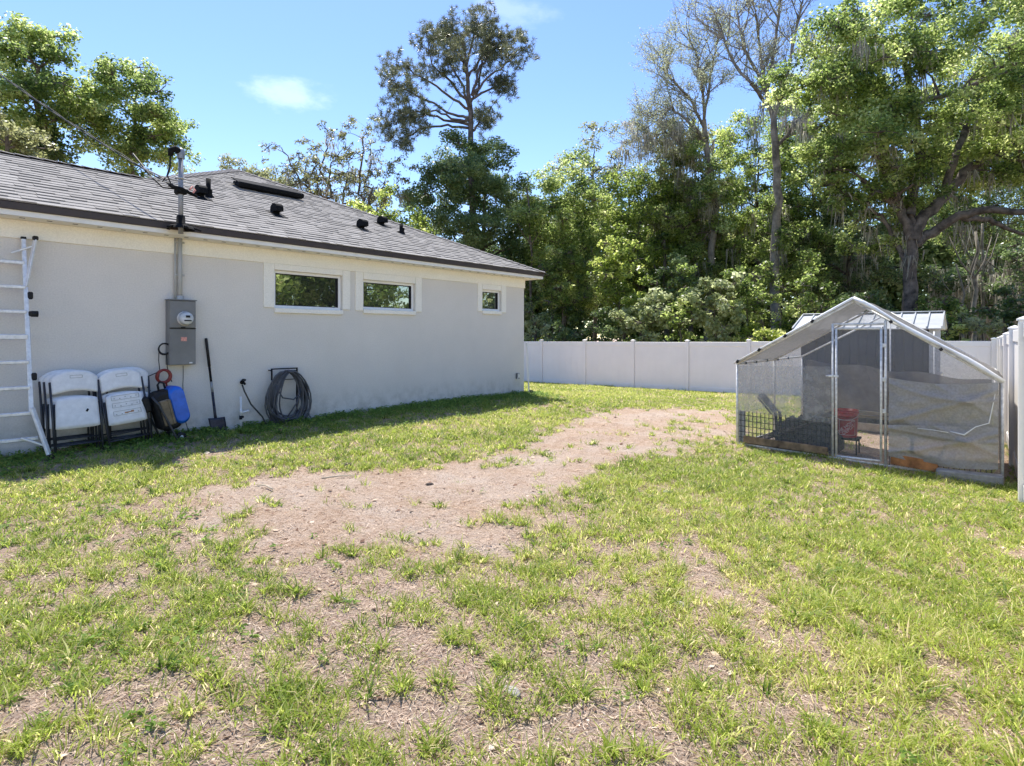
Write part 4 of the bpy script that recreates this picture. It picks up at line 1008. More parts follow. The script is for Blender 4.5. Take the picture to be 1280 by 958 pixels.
# back shade cloth (tall, follows gable) and cloudy sheet at left
m=MB(); zc_=1.02
vs,fs=sheet(e(WD*.03,DP-.03,cg(0,DP)+.25),e(WD*.985,DP-.03,cg(WD,DP)+.25),e(WD*.985,DP-.03,.84),e(WD*.03,DP-.03,1.12),30,14,lambda a,b_: Vector((0,.05*math.sin(a*13+b_*4)*math.sin(b_*3)+.03*math.sin(a*31+b_*9),-.05*math.sin(a*math.pi*3)**2*b_))); m.add(vs,fs,True)
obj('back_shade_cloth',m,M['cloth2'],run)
m=MB()
vs,fs=sheet(e(-.02,0.02,.42),e(-.02,3.3,.35),e(-.02,3.3,EH-.02),e(-.02,.02,EH-.02),20,8,lambda a,b_: Vector((.025*math.sin(a*25+b_*3),0,0))); m.add(vs,fs,True)
vs,fs=sheet(e(.02,-.02,gl+.50),e(dl-.02,-.02,gl+.42),e(dl-.02,-.02,roofz(dl)*.62),e(.02,-.02,EH-.03),20,8,lambda a,b_: Vector((0,.02*math.sin(a*22+b_*3),0))); m.add(vs,fs,True)
obj('cloudy_side_sheet',m,M['plastic'],run)
# front shade cloth at the right: folded over, two layers
def fold(a,b_,k):
    return Vector((0, -.05-.02*(math.sin(a*7+b_*5+k)*math.sin(b_*4+k))-.05*(2*float(fbm(np.array([a*2.2+b_*1.5+k*3]),np.array([b_*2.0-a*.8+k]),3)[0])-1)*1.2-.03*math.exp(-((b_-.9+a*.55-.3*a*a)/.05)**2)-.035*math.exp(-((b_-.15-a*.7)/.06)**2)-.03*math.exp(-((b_-1.5+a*1.15)/.06)**2)-.012*(float(vnoise(np.array([a*22.]),np.array([b_*12.]))[0])-.5), -.05*math.sin(math.pi*a)*(1-b_ if k else b_)))
xa,xb=dr_+.04,WD-.04; zt_=CW_(1112,472).z; zt2=CW_(1255,478).z; zm=CW_(1112,530).z; zm2=CW_(1255,536).z; zbt=CW_(1112,569).z; zbt2=CW_(1255,586).z
m=MB(); vs,fs=sheet(e(xa,0,zm-.06),e(xb,0,zm2-.08),e(xb,0,zt2),e(xa,0,zt_),70,36,lambda a,b_: fold(a,b_,0)); m.add(vs,fs,True)
fc=obj('upper_shade_cloth',m,M['cloth'],run)
m=MB(); vs,fs=sheet(e(xa,-.03,zbt),e(xb,-.03,zbt2),e(xb,-.03,zm2+.02),e(xa,-.03,zm),70,32,lambda a,b_: fold(a,b_,2.1)); m.add(vs,fs,True)
obj('lower_shade_cloth',m,M['cloth'],run)
m=MB(); m.tube([e(xa+.30,-.105,zm-.015),e(xa+.45,-.11,zm-.02),e(xa+.6,-.11,zm-.035)],.004,5); m.tube([e(xa+.62,-.12,zm-.02),e(xa+.75,-.13,zm-.045),e(xb-.2,-.12,zm2+.01),e(xb-.08,-.09,zm2+.06),e(xb-.04,-.07,zm2+.3),e(xb-.02,-.06,zt2-.1)],[.004,.010,.005,.007,.004,.003],6)
obj('rope_edge',m,M['tarpedge'],fc)
# black wire lower panel, front left and right foot
m=MB(); zt3=gl+.50
for k in range(int(dl/.055)+1):
    x=.05+k*.055
    if x<dl-.02: m.tube([e(x,.015,cg(x,0)),e(x,.015,zt3-.02*x)],.006,4)
for k in range(6): m.tube([e(.02,.018,gl+.08*k+.04),e(dl,.018,cg(dl,0)+.08*k+.04)],.005,4)
for k in range(int((xb-xa)/.05)): x=xa+.05*k; m.tube([e(x,.02,cg(x,0)),e(x,.02,cg(x,0)+.22)],.0035,4)
obj('lower_wire_grid',m,M['blackmt'],run)
m=MB(); m.box(((.08)/2+.02,.03,gl+.25),(.10,.012,.50),ch=.003); obj('corner_board',m,M['midgrey'],run)
m=MB(); m.bar(e(.10,-.03,gl+.10),e(dl-.06,-.03,cg(dl,0)+.11),.03,.10,.005); obj('base_plank',m,M['plank'],run)
m=MB(); m.bar(e(dr_+.06,-.05,cg(dr_,0)+.13),e(WD*.80,-.05,cg(WD*.8,0)+.11),.03,.13,.005); q_=obj('base_plank',m,M['plank2'],run); q_['label']='orange brown base plank right of the door'
m=MB(); m.box((dr_+.055,-.0,CW_(1112,500).z),(.05,.03,.20),ch=.005); obj('door_stop',m,M['plank'],run)
# strip of side cover at right corner
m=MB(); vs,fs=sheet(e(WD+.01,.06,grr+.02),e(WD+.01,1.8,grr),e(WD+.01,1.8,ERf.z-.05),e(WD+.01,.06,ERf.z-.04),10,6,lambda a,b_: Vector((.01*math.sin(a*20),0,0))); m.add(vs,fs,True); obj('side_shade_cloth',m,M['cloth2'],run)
m=MB(); m.bar(e(.1,DP-.12,cg(.1,DP)+.10),e(WD-.1,DP-.12,cg(WD,DP)+.10),.05,.14,.006); obj('back_sill_board',m,M['palewood'],run)
# loose things in the run
def inrun(name,label,cat,x,y,rz=0,group=None): 
    p=cl2w(x,y,cg(x,y)); return thing(name,label,cat,p,WA+rz,group)
t_=inrun('concrete_block','grey concrete paver lying at the front right foot of the chicken run','paver',WD-.30,-.10)
m=MB(); m.box((0,0,.03),(.62,.14,.16),Matrix.Rotation(R(4),3,'X'),.012); obj('slab',m,M['block'],t_)
# ramp
t_=inrun('coop_ramp','dark wooden chicken ramp sloping up inside the left of the run','ramp',.15,.35)
m=MB(); A_=Vector((0,0,.04)); B_=Vector((1.0,.5,.50)); m.bar(A_,B_,.26,.03,.004)
for k in range(7): q=A_.lerp(B_,(k+.5)/7)+Vector((0,0,.03)); m.box(q,(.03,.26,.02),Matrix.Rotation(R(-22),3,'Y'))
obj('ramp_board',m,M['darkwood'],t_)
m=MB(); m.bar(B_+Vector((0,-.1,0)),B_+Vector((0,-.1,-.5)),.04); m.bar(B_+Vector((0,.12,0)),B_+Vector((0,.12,-.5)),.04); obj('prop',m,M['darkwood'],t_)
# tilted lid panel + dark mesh covered crate
c0=CW_(962,500,.9)
t_=inrun('covered_crate','low crate heaped with black mesh beside the ramp','crate',dl-.42,.75)
def blob(m,sx,sy,sz,seed,n=16,r_=10):
    rr=np.random.default_rng(seed); vs=[];fs=[]
    for j in range(r_+1):
        ph=math.pi/2*j/r_
        for i in range(n):
            a=2*math.pi*i/n; k=1+.22*math.sin(a*3+seed)+.12*math.sin(a*5+ph*6)+.07*rr.normal()
            vs.append((sx*math.cos(ph)**.5*math.cos(a)*k,sy*math.cos(ph)**.5*math.sin(a)*k,sz*math.sin(ph)*(1+.12*rr.normal()) if j<r_ else sz))
    for j in range(r_):
        for i in range(n): fs.append((j*n+i,j*n+(i+1)%n,(j+1)*n+(i+1)%n,(j+1)*n+i))
    m.add(vs,fs,True)
m=MB(); blob(m,.42,.30,.44,4); obj('mesh_cover',m,M['blacktarp'],t_)
m=MB(); m.box((0,0,.08),(.8,.5,.16),ch=.01); obj('crate_box',m,M['darkwood'],t_)
p=CW_(970,515,.7); t_=thing('tilted_panel','grey panel tilted up above the ramp inside the run','panel',cl2w(p.x,.7,p.z),WA)
m=MB(); m.bar((0,0,0),(-.22,.0,.26),.30,.02,.003); obj('board',m,M['cloth2'] if False else M['greymt'],t_)
m=MB(); m.bar((-.02,-.16,-.02),(-.22,-.16,.22),.03,.02); m.bar((.02,-.1,0),(.05,-.1,-p.z+cg(p.x,.7)),.035); m.bar((.02,.12,0),(.05,.12,-p.z+cg(p.x,.7)),.035); obj('edge_strip',m,M['blackpl'],t_)
# perch poles
p=CW_(1020,511,1.6); t_=thing('perch_pole','pair of pale timber perches across the middle of the run','perch',cl2w(dl-.3,1.6,0),WA)
zz=CW_(1025,511,1.6).z
m=MB(); m.bar((-.05,0,zz),(1.1,.0,zz-.03),.045); obj('rail',m,M['palewood'],t_)
m=MB(); m.bar((-.1,.1,zz-.07),(1.0,.1,zz-.10),.04); obj('rail',m,M['palewood'],t_)
for x in(-.03,1.05):
    m=MB(); m.bar((x,.05,cg(dl-.3+x,1.6)),(x,.05,zz-.02),.045); obj('post',m,M['palewood'],t_)
# stand + bucket
bp_=CW_(1058,546,.75); gz_=cg(bp_.x,.75)
t_=thing('bucket_stand','low black metal stand under the red bucket','stand',cl2w(bp_.x,.75,gz_),WA); hs=bp_.z-gz_
m=MB(); m.box((0,0,hs-.015),(.34,.30,.03),ch=.006); obj('shelf',m,M['blackmt'],t_)
for a in(-1,1):
    for b_ in(-1,1):
        m=MB(); m.tube([(a*.14,b_*.12,0),(a*.14,b_*.12,hs-.02)],.009,6); obj('leg',m,M['blackmt'],t_)
bh=CW_(1058,512,.75).z-bp_.z; br=(CW_(1073,512,.75).x-CW_(1043,512,.75).x)/2
t_=thing('bucket','red plastic bucket with faded printed lettering behind the wire door','bucket',cl2w(bp_.x,.75,bp_.z),WA)
m=MB(); m.lathe([(.001,.0),(br*.86,.0),(br*.88,.01),(br*.98,bh*.78),(br*1.03,bh*.78),(br*1.03,bh*.82),(br*.99,bh*.83),(br*.995,bh*.90),(br*1.05,bh*.90),(br*1.05,bh*.93),(br*1.0,bh*.94),(br*1.02,bh*.985),(br*1.05,bh),(br*.96,bh),(br*.84,.02),(.001,.02)],36); obj('shell',m,M['bucket'],t_)
m=MB(); m.tube([(br*1.05*math.cos(a),-.03-br*1.0*abs(math.sin(a)),bh*.86-bh*.20*abs(math.sin(a))) for a in np.linspace(0,math.pi,13)],.0035,6); obj('bail_handle',m,M['galv'],t_)
def text_mesh(s,size):
    cu=bpy.data.curves.new('txt','FONT'); cu.body=s; cu.size=size; cu.align_x='CENTER'; cu.align_y='CENTER'; cu.extrude=0; cu.resolution_u=3; cu.space_line=.8
    ob=bpy.data.objects.new('txt',cu); COL.objects.link(ob); dg=bpy.context.evaluated_depsgraph_get(); me=bpy.data.meshes.new_from_object(ob.evaluated_get(dg))
    vs=[tuple(v.co) for v in me.vertices]; fs=[tuple(f.vertices) for f in me.polygons]
    bpy.data.objects.remove(ob); bpy.data.curves.remove(cu); bpy.data.meshes.remove(me); return vs,fs
vs,fs=text_mesh('THE HOME\nDEPOT',.062); ca,sa=math.cos(R(42)),math.sin(R(42))
out=[]; rr_=br*.98
# camera direction in local frame
camd=(Vector((0,0,0))-cl2w(bp_.x,.75,0)); ph0=math.atan2(camd.dot(ddir),camd.dot(wdir))
def wrap(x,z): 
    a=ph0+x/rr_; return (rr_*1.012*math.cos(a),rr_*1.012*math.sin(a),z)
for x,y,_ in vs:
    X_,Y_=x*ca-y*sa,x*sa+y*ca; out.append(wrap(X_+.01,Y_+bh*.36))
m=MB(); m.add(out,fs)
sq=.105
cs_=[(-sq,-sq),(sq,-sq),(sq,sq),(-sq,sq)]
for i in range(4):
    x0,y0=cs_[i]; x1,y1=cs_[(i+1)%4]
    for k in range(8):
        p0=(x0+(x1-x0)*k/8,y0+(y1-y0)*k/8); p1=(x0+(x1-x0)*(k+1)/8,y0+(y1-y0)*(k+1)/8); s2=.95
        q=[wrap(a*1.0+.01,b_+bh*.38) for a,b_ in(p0,p1,(p1[0]*s2,p1[1]*s2),(p0[0]*s2,p0[1]*s2))]
        m.add(q,[(0,1,2,3)])
obj('printed_lettering',m,M['bucketmark'],t_)

# ================================================================== HEN HOUSE behind the run
sx0,sx1=CW_(1001,430,DP+.5).x,CW_(1166,430,DP+.5).x
o_=cl2w(sx0,DP+.5,0); zgs=min(cg(sx0,DP+.5),cg(sx1,DP+.5))
t_=thing('hen_house','dark boarded hen house with ribbed metal roof behind the wire run','shed',cl2w(sx0,DP+.5,zgs),WA)
SW=sx1-sx0; SD=1.6; ze=1.55+.17-zb-zgs; zR=ze+.30
m=MB(); n=int(SW/.14)
for k in range(n): w=SW/n; m.box((w*(k+.5),.0,ze/2+.0),(w-.012,.025,ze-.02),ch=.004)
m.box((SW/2,.02,ze/2),(SW,.012,ze-.03))
obj('front_boarding',m,M['slat'],t_)
m=MB(); m.prism([(.03,0),(SD,0),(SD,ze),(SD/2+.1,zR-.03),(.03,ze)],0,0.0,.03); m.prism([(.03,0),(SD,0),(SD,ze),(SD/2+.1,zR-.03),(.03,ze)],0,SW-.03,SW); m.box((SW/2,SD,ze/2),(SW-.07,.03,ze-.02)); obj('side_wall',m,M['dullwhite'],t_)
m=MB(); m.box((SW+.03,-.02,ze/2),(.17,.05,ze-.06),ch=.005); m.box((SW+.07,SD/2+.0,ze/2),(.05,SD-.02,.20)); obj('corner_trim',m,M['dullwhite'],t_)
m=MB(); x0,x1=-.12,SW+.14
m.add([(x0,-.18,ze-.02),(x1,-.18,ze-.02),(x1,SD/2,zR),(x0,SD/2,zR),(x1,SD+.18,ze-.02),(x0,SD+.18,ze-.02)],[(0,1,2,3),(3,2,4,5)])
rf=obj('roof',m,M['shedroof'],t_); so_=rf.modifiers.new('t','SOLIDIFY'); so_.thickness=.02
m=MB(); n=11
for k in range(n+1):
    x=x0+(x1-x0)*k/n
    m.bar((x,-.185,ze+.004),(x,SD/2,zR+.016),.022,.022); m.bar((x,SD+.185,ze+.004),(x,SD/2+.01,zR+.016),.022,.022)
m.box(((x0+x1)/2,SD/2,zR+.018),(x1-x0,.14,.016),ch=.004)
obj('roof_rib',m,M['shedroof'],rf)
m=MB(); m.prism([(-.14,ze-.02),(SD/2,zR-.015),(SD+.14,ze-.02)],0,x1-.03,x1-.012); m.prism([(-.14,ze-.02),(SD/2,zR-.015),(SD+.14,ze-.02)],0,x0+.012,x0+.03); obj('gable_panel',m,M['dullwhite'],t_)

# small things on the ground
def stone(px,py,s,mat,label,name='stone',flat=.5):
    g=G(px,py); rr=random.Random(int(px)); m=MB(); vs=[];n=10
    for j in range(6):
        ph=math.pi*(j/5-.5)
        for i in range(n):
            a=2*math.pi*i/n; k=1+rr.uniform(-.18,.18); vs.append((s*math.cos(ph)*math.cos(a)*k,s*.7*math.cos(ph)*math.sin(a)*k,s*flat*math.sin(ph)))
    m.add(vs,[(j*n+i,j*n+(i+1)%n,(j+1)*n+(i+1)%n,(j+1)*n+i) for j in range(5) for i in range(n)],True)
    o=obj(name,m,mat); o.location=(g.x,g.y,float(hz(np.array([g.x]),np.array([g.y]))[0])+s*flat*.4); o.rotation_euler=(0,0,rr.random()*3); return tag(o,label,name)
M['stone']=simple('pale_stone',(.36,.33,.29),.9,0,.2,scale=30,bump=.5); M['chunk']=simple('dark_chunk',(.06,.045,.035),.9,0,.3,scale=20,bump=.5)
stone(851,757,.045,M['stone'],'pale flat stone in the grass near the bare spot right of centre',flat=.35)
stone(835,616,.05,M['stone'],'small pale stone in the grass beyond the dirt patch',flat=.4)
stone(432,583,.09,M['chunk'],'dark clod on the near edge of the dirt patch by the lawn strip','clod',.3)
stone(640,868,.045,M['stone'],'flat grey stone in the foreground just left of the middle',flat=.25)
stone(537,607,.045,M['chunk'],'small dark clod in the middle of the dirt patch','clod',.4)
for i,(px,py,L,lab) in enumerate([(424,597,.35,'pale stick lying on the dirt patch near the lawn strip'),(225,588,.5,'thin dark twig on the sandy spot below the chairs'),(330,612,.3,'forked dry twig at the left end of the dirt patch')]):
    g=G(px,py); m=MB(); a=i*1.1+.3; z=.015
    m.tube([(-L/2*math.cos(a),-L/2*math.sin(a),z),(0,.02,z+.01),(L/2*math.cos(a),L/2*math.sin(a),z)],[.008,.007,.004],6); m.tube([(0,.02,z+.01),(L*.3*math.cos(a+.6),L*.3*math.sin(a+.6),z)],[.005,.003],5)
    o=obj('twig',m,M['palewood'] if i!=1 else M['bark']); o.location=(g.x,g.y,float(hz(np.array([g.x]),np.array([g.y]))[0])); tag(o,lab,'twig')

# ================================================================== TREES
def env_clumps(rng,cen,rad,n,rmin,rmax,shell=.45,zsq=.8):
    out=[]
    tries=0
    while len(out)<n and tries<4000:
        tries+=1
        v=rng.normal(size=3); v/=np.linalg.norm(v); k=rng.uniform(shell,1)**.6
        p=np.array(cen)+v*k*np.array(rad)*rng.uniform(.85,1.08)
        r=rng.uniform(rmin,rmax)
        if all(np.linalg.norm(p-q[:3])>.72*(r+q[3])*.8 for q in out): out.append(np.array([*p,r]))
    return out
def make_leaves(rng,clumps,per_m2,L,W_,flat=.7,upb=.9,nsub=(7,11),tshift=0,droop=0):
    C_=[];A_=[];B_=[];LL=[];T_=[];subs=[]
    for c in clumps:
        p=c[:3]; r=c[3]; ct=rng.normal(0,.15)+tshift; sub=[]
        for k in range(rng.integers(*nsub)):
            v=rng.normal(size=3); v/=np.linalg.norm(v); v[2]*=flat
            s=p+v*r*rng.uniform(.35,1.0); sr=r*rng.uniform(.34,.62); sub.append((s,sr))
            n=int(per_m2*.74*sr*sr*12.5*rng.uniform(.7,1.2)); 
            if n<4: n=4
            d=rng.normal(size=(n,3)); d/=np.linalg.norm(d,axis=1)[:,None]; rad=rng.random(n)**.45
            q=s+d*(rad*sr)[:,None]*np.array([1,1,.75])
            nr=unit(d*.5+rng.normal(0,.75,(n,3))+np.array([0,0,upb])); a=unit(np.cross(nr,rng.normal(size=(n,3)))); 
            a[:,2]-=droop; a=unit(a); b=unit(np.cross(nr,a))
            C_.append(q);A_.append(a);B_.append(b);LL.append(L*rng.uniform(.6,1.25,n)); T_.append(.45+ct+rng.normal(0,.12)+rng.normal(0,.17,n))
        subs.append(sub)
    C_=np.concatenate(C_);A_=np.concatenate(A_);B_=np.concatenate(B_);LL=np.concatenate(LL);T_=np.clip(np.concatenate(T_),0,1)
    V,Fq=quads(C_,A_,B_,LL,LL*(W_/L)); return V,Fq,T_,subs
def limb(m,nodes,tgt,r0,rng,wob=.12,steps=5,n=6,tip=.35):
    tgt=Vector(tgt); best=None;bd_=1e9
    for (q,rr_) in nodes:
        d=(tgt-q).length+ max(0,q.z-tgt.z+.2*(tgt-q).length)*2.2
        if d<bd_: bd_=d;best=(q,rr_)
    q,rr_=best; L=(tgt-q).length; r0=min(r0,rr_*.8); pts=[];rs=[]
    for k in range(steps+1):
        t2=k/steps; p=q.lerp(tgt,t2)+Vector(rng.normal(0,wob*L*.25,3))*math.sin(math.pi*t2)+Vector((0,0,.14*L*math.sin(math.pi*t2)))
        pts.append(p); rs.append(r0*(1-t2)+r0*tip*t2)
    m.tube(pts,rs,n,cap=False)
    for p,r_ in list(zip(pts,rs))[1:]: nodes.append((p,r_))
def mossy(rng,anchors,n,L0=.5,L1=1.6,w=.045,strands=13,spread=.13):
    Cs=[]; V=[]; T_=[]
    for _ in range(n):
        a=anchors[rng.integers(len(anchors))]+rng.normal(0,.15,3); Lh=rng.uniform(L0,L1)
        for s in range(strands):
            p=a+np.array([rng.normal(0,spread),rng.normal(0,spread),0]); L=Lh*rng.uniform(.4,1); th=rng.random()*3.14; ww=w*rng.uniform(.5,1.3)
            ux,uy=math.cos(th)*ww/2,math.sin(th)*ww/2; seg=4; dx,dy=rng.normal(0,.03,2); tn=rng.random()
            prev=None
            for k in range(seg):
                z0=p[2]-L*k/seg; z1=p[2]-L*(k+1)/seg; s0=(1-(k/seg)**2*.7); s1=(1-((k+1)/seg)**2*.9)
                o0=np.array([dx,dy])*k+0; o1=np.array([dx,dy])*(k+1)+rng.normal(0,.012,2)
                if prev is not None: o0=prev
                prev=o1
                V+= [(p[0]+o0[0]-ux*s0,p[1]+o0[1]-uy*s0,z0),(p[0]+o0[0]+ux*s0,p[1]+o0[1]+uy*s0,z0),(p[0]+o1[0]+ux*s1,p[1]+o1[1]+uy*s1,z1),(p[0]+o1[0]-ux*s1,p[1]+o1[1]-uy*s1,z1)]; T_.append(tn)
    return np.array(V),np.arange(len(V)).reshape(-1,4),np.array(T_)
def tree(name,label,cat,px,d,trunk,clumps,leafm,bark,seed,per=62,L=.145,Wl=.09,group=None,nsub=(7,11),limb_r=.09,moss=0,trunk_r=.18,flat=.7,twig=True,limbs=(),tshift=0,droop=0,mossL=(.5,1.6),upb=.9,r_env=1):
    """trunk: list of world pts (base first). clumps: arrays x,y,z,r."""
    rng=np.random.default_rng(seed); base=Vector(trunk[0]); base.z=G1(base.x,base.y)
    t_=thing(name,label,cat,base,0,group)
    off=base
    m=MB(); pts=[Vector((base.x,base.y,base.z-.2))]+[Vector(p) for p in trunk]; n=len(pts)
    # refine
    fine_=[];rs=[]
    tot=n-1
    for i in range(tot):
        for k in range(4):
            s=(i+k/4)/tot; p=pts[i].lerp(pts[i+1],k/4)+Vector((rng.normal(0,.035),rng.normal(0,.035),0))*(1 if i+k else 0); fine_.append(p); rs.append(trunk_r*(1.25 if i+k==0 else 1)*(1-.72*s))
    fine_.append(pts[-1]); rs.append(trunk_r*.28)
    m.tube(fine_,rs,9,cap=False); nodes=[(p,r_) for p,r_ in zip(fine_,rs)][3:]
    for lm in limbs:
        lp=[Vector(p) for p in lm[0]]; r0,r1=lm[1:3]; fp_=[];fr=[]; T2=len(lp)-1
        for i in range(T2):
            for k in range(4): s=(i+k/4)/T2; fp_.append(lp[i].lerp(lp[i+1],k/4)+Vector(rng.normal(0,.03,3))); fr.append(r0+(r1-r0)*s)
        fp_.append(lp[-1]); fr.append(r1); m.tube(fp_,fr,8,cap=False); nodes+=list(zip(fp_,fr))
    tipn=Vector(trunk[-1])
    for c in sorted(clumps,key=lambda c:(Vector(c[:3])-tipn).length): limb(m,nodes,c[:3],limb_r*(.5+c[3]*.4),rng)
    V,Fq,T_,subs=make_leaves(rng,clumps,per,L,Wl,flat,upb,nsub,tshift,droop)
    if twig:
        for c,sub in zip(clumps,subs):
            for s,sr in sub:
                a=Vector(c[:3]); b=Vector(s); mid=a.lerp(b,.5)+Vector(rng.normal(0,.08,3))
                m.tube([a,mid,b,b+(b-a)*.25],[.022,.016,.010,.004],4,cap=False)
    m.v=[(v[0]-off.x,v[1]-off.y,v[2]-off.z) for v in m.v]
    me=bpy.data.meshes.new('trunk'); me.from_pydata(m.v,[],m.f); me.polygons.foreach_set('use_smooth',[True]*len(m.f)); me.materials.append(bark)
    o=bpy.data.objects.new('trunk',me); COL.objects.link(o); o.parent=t_
    npobj('crown',V-np.array(off),Fq,leafm,t_,{'tint':('FACE',T_)})
    if moss:
        anc=[np.array(p) for p,r_ in nodes if p.z>base.z+2.5]+[c[:3]-np.array([0,0,c[3]*.5]) for c in clumps]
        V,Fq,T_=mossy(rng,anc,moss,*mossL); npobj('hanging_moss',V-np.array(off),Fq,M['moss'],t_,{'tint':('FACE',T_)})
    return t_
def crown(px0,px1,py0,py1,d,n,rmin,rmax,seed,depth=None,shell=.3):
    c=P((px0+px1)/2,(py0+py1)/2,d); rx=(px1-px0)/2/F*d-rmin*.6; rz=(py1-py0)/2/F*d-rmin*.6; ry=depth or max(1.2,min(rx,3.5))
    return env_clumps(np.random.default_rng(seed),c,(rx,ry,rz),n,rmin,rmax,shell)
def tk(px,d,top,lean=0):   # straight trunk from the ground at pixel column to pixel row top
    b=P(px,HY,d); b.z=G1(b.x,b.y); t2=P(px+lean,top,d); return [b,b.lerp(t2,.35)+Vector((.1,0,0)),b.lerp(t2,.7)-Vector((.12,0,0)),t2]
FG='trees standing in the wood beyond the back fence'
def T(name,label,px,d,box,n,rr_,mat,bark,seed,**kw):
    x0,x1,y0,y1=box; lean=kw.pop('lean',0); depth=kw.pop('depth',None); shell=kw.pop('shell',.3)
    cl=crown(x0,x1,y0,y1,d,n,rr_[0],rr_[1],seed,depth,shell)
    cat=kw.pop('cat','tree')
    return tree(name,label,cat,px,d,tk(px,d,y0+(y1-y0)*.35,lean),cl,mat,bark,seed,**kw)

# --- behind the house, left
T('broadleaf_tree','tall dense tree at the far left behind the low roof, dark mid green',48,24.0,(-60,108,5,235),36,(.75,1.15),M['lf_mid'],M['bark'],101,trunk_r=.22,per=72,tshift=.05)
T('broadleaf_tree','rounded two-lobed green tree rising behind the roof next to the service mast',168,27.0,(98,236,64,240),30,(.7,1.1),M['lf_mid'],M['bark'],102,per=70,tshift=.12)
T('leafy_shrub_tree','pale olive bushy treetop low at the left edge over the roof',8,20,(-45,46,128,225),12,(.5,.8),M['lf_olive'],M['bark'],103,per=60,tshift=.15)
T('broadleaf_tree','low olive treetop just above the roof peak',320,35.5,(262,385,196,262),13,(.6,.85),M['lf_olive'],M['bark'],104,per=55,tshift=.1)
# gnarled sparse oaks
def gnarled(px,d,tips,seed,label):
    rng=np.random.default_rng(seed); base=P(px,HY,d); base.z=G1(base.x,base.y); f=P(px,270,d); lb=[];cl=[]
    for (tx,ty) in tips:
        p=[f]; end=P(tx,ty,d+rng.normal(0,1.0)); 
        for k in range(1,5): p.append(f.lerp(end,k/5)+Vector(rng.normal(0,.32,3)))
        p.append(end); lb.append((p,.08,.02)); 
        for k in range(15):
            q=f.lerp(end,rng.uniform(.35,1.08))+Vector(rng.normal(0,.62,3)); cl.append(np.array([*q,rng.uniform(.28,.5)]))
    return tree('gnarled_oak',label,'tree',px,d,[base,base.lerp(f,.5),f],cl,M['lf_olive'],M['bark'],seed,per=30,L=.13,Wl=.08,nsub=(5,8),limb_r=.035,moss=26,trunk_r=.2,limbs=lb,mossL=(.3,.9))
gnarled(398,30,[(352,185),(385,205),(408,170),(425,190),(372,225)],111,'gnarled sparse oak with crooked limbs above the roof vent')
gnarled(448,31,[(455,170),(470,205),(435,215),(482,235),(500,225)],112,'second gnarled sparse oak, left of the tall pine, with bare crooked twigs')
T('bush_tree','yellow green bushy tree showing over the sloping roof hip',470,27,(410,545,232,345),20,(.5,.8),M['lf_bright'],M['bark'],113,per=55)
# --- pine
d=33
def PP(x,y,dd=0): return P(x,y,d+dd)
base=PP(588,HY); base.z=G1(base.x,base.y)
tr=[base,PP(592,300),PP(588,200),PP(588,140),PP(583,90),PP(578,40)]
lb=[]
def L_(pts,r0,r1=.03,dd=0): lb.append(([PP(x,y,dd*(i/len(pts))) for i,(x,y) in enumerate(pts)],r0,r1))
tips=[]
specs=[([(588,120),(600,85),(618,60),(648,48)],1),([(588,120),(610,98),(640,75),(662,52)],-1),([(587,125),(615,112),(632,107)],.5),
([(584,95),(575,60),(565,30)],1),([(583,90),(590,50),(600,22)],-1.5),([(581,80),(560,55),(545,38)],1),([(588,135),(565,105),(540,80),(530,45)],-1),
([(588,140),(560,118),(530,98),(505,85),(490,80)],1.5),([(588,150),(556,140),(520,120),(495,105),(482,98)],-1),([(588,158),(555,150),(520,138),(498,150),(480,160)],1),
([(588,160),(560,158),(530,160),(505,180),(488,172)],.5),([(588,140),(580,110),(562,80),(553,60)],-2),([(583,100),(605,70),(620,35)],1.8),([(588,150),(570,150),(545,138),(512,150),(492,130)],-2),([(590,165),(600,150),(610,150)],1),([(588,130),(600,110),(605,60),(610,40)],2.2)]
for pts,dd in specs: L_(pts,.085,.02,dd*1.2)
rng=np.random.default_rng(33); cl=[]
for pts,dd in specs:
    for k in range(26):
        t2=rng.uniform(.45,1.05)*(len(pts)-1); i=min(int(t2),len(pts)-2); f=t2-i; x=pts[i][0]*(1-f)+pts[i+1][0]*f; y=pts[i][1]*(1-f)+pts[i+1][1]*f
        q=PP(x+rng.normal(0,8),y+rng.normal(-2,7),dd*1.2*t2/len(pts)+rng.normal(0,.5)); cl.append(np.array([*q,rng.uniform(.16,.26)]))
pine=thing('pine_tree','tall lone pine with flat spreading needle clusters standing above all other trees','tree',base)
m=MB(); off=base; 
fine_=[];rs=[]
for i in range(len(tr)-1):
    for k in range(4): s=(i+k/4)/(len(tr)-1); fine_.append(tr[i].lerp(tr[i+1],k/4)+Vector((rng.normal(0,.03),0,0))); rs.append(.24*(1-.72*s))
m.tube(fine_,rs,9); nodes=list(zip(fine_,rs))[8:]
for p,r0,r1 in lb:
    fp_=[];fr=[]
    for i in range(len(p)-1):
        for k in range(4): s=(i+k/4)/(len(p)-1); fp_.append(p[i].lerp(p[i+1],k/4)+Vector(rng.normal(0,.06,3))); fr.append(r0+(r1-r0)*s)
    m.tube(fp_,fr,6); nodes+=list(zip(fp_,fr))
for c in cl: limb(m,nodes,c[:3],.02,rng,steps=3,n=4)
m.v=[tuple(Vector(v)-off) for v in m.v]; o=obj('trunk',m,M['barkpine'],pine)
Cc=[];A_=[];B_=[];T_=[]
for c in cl:
    tn=rng.normal(.45,.12)
    for k in range(5):
        s=c[:3]+rng.normal(0,.17,3); n=26; dv=unit(rng.normal(size=(n,3))+np.array([0,0,.35])); Ln=rng.uniform(.16,.30,n)
        Cc.append(s+dv*(Ln*.5)[:,None]); A_.append(dv*1.0); B_.append(unit(np.cross(dv,rng.normal(size=(n,3))))); T_.append(np.clip(tn+rng.normal(0,.18,n),0,1))
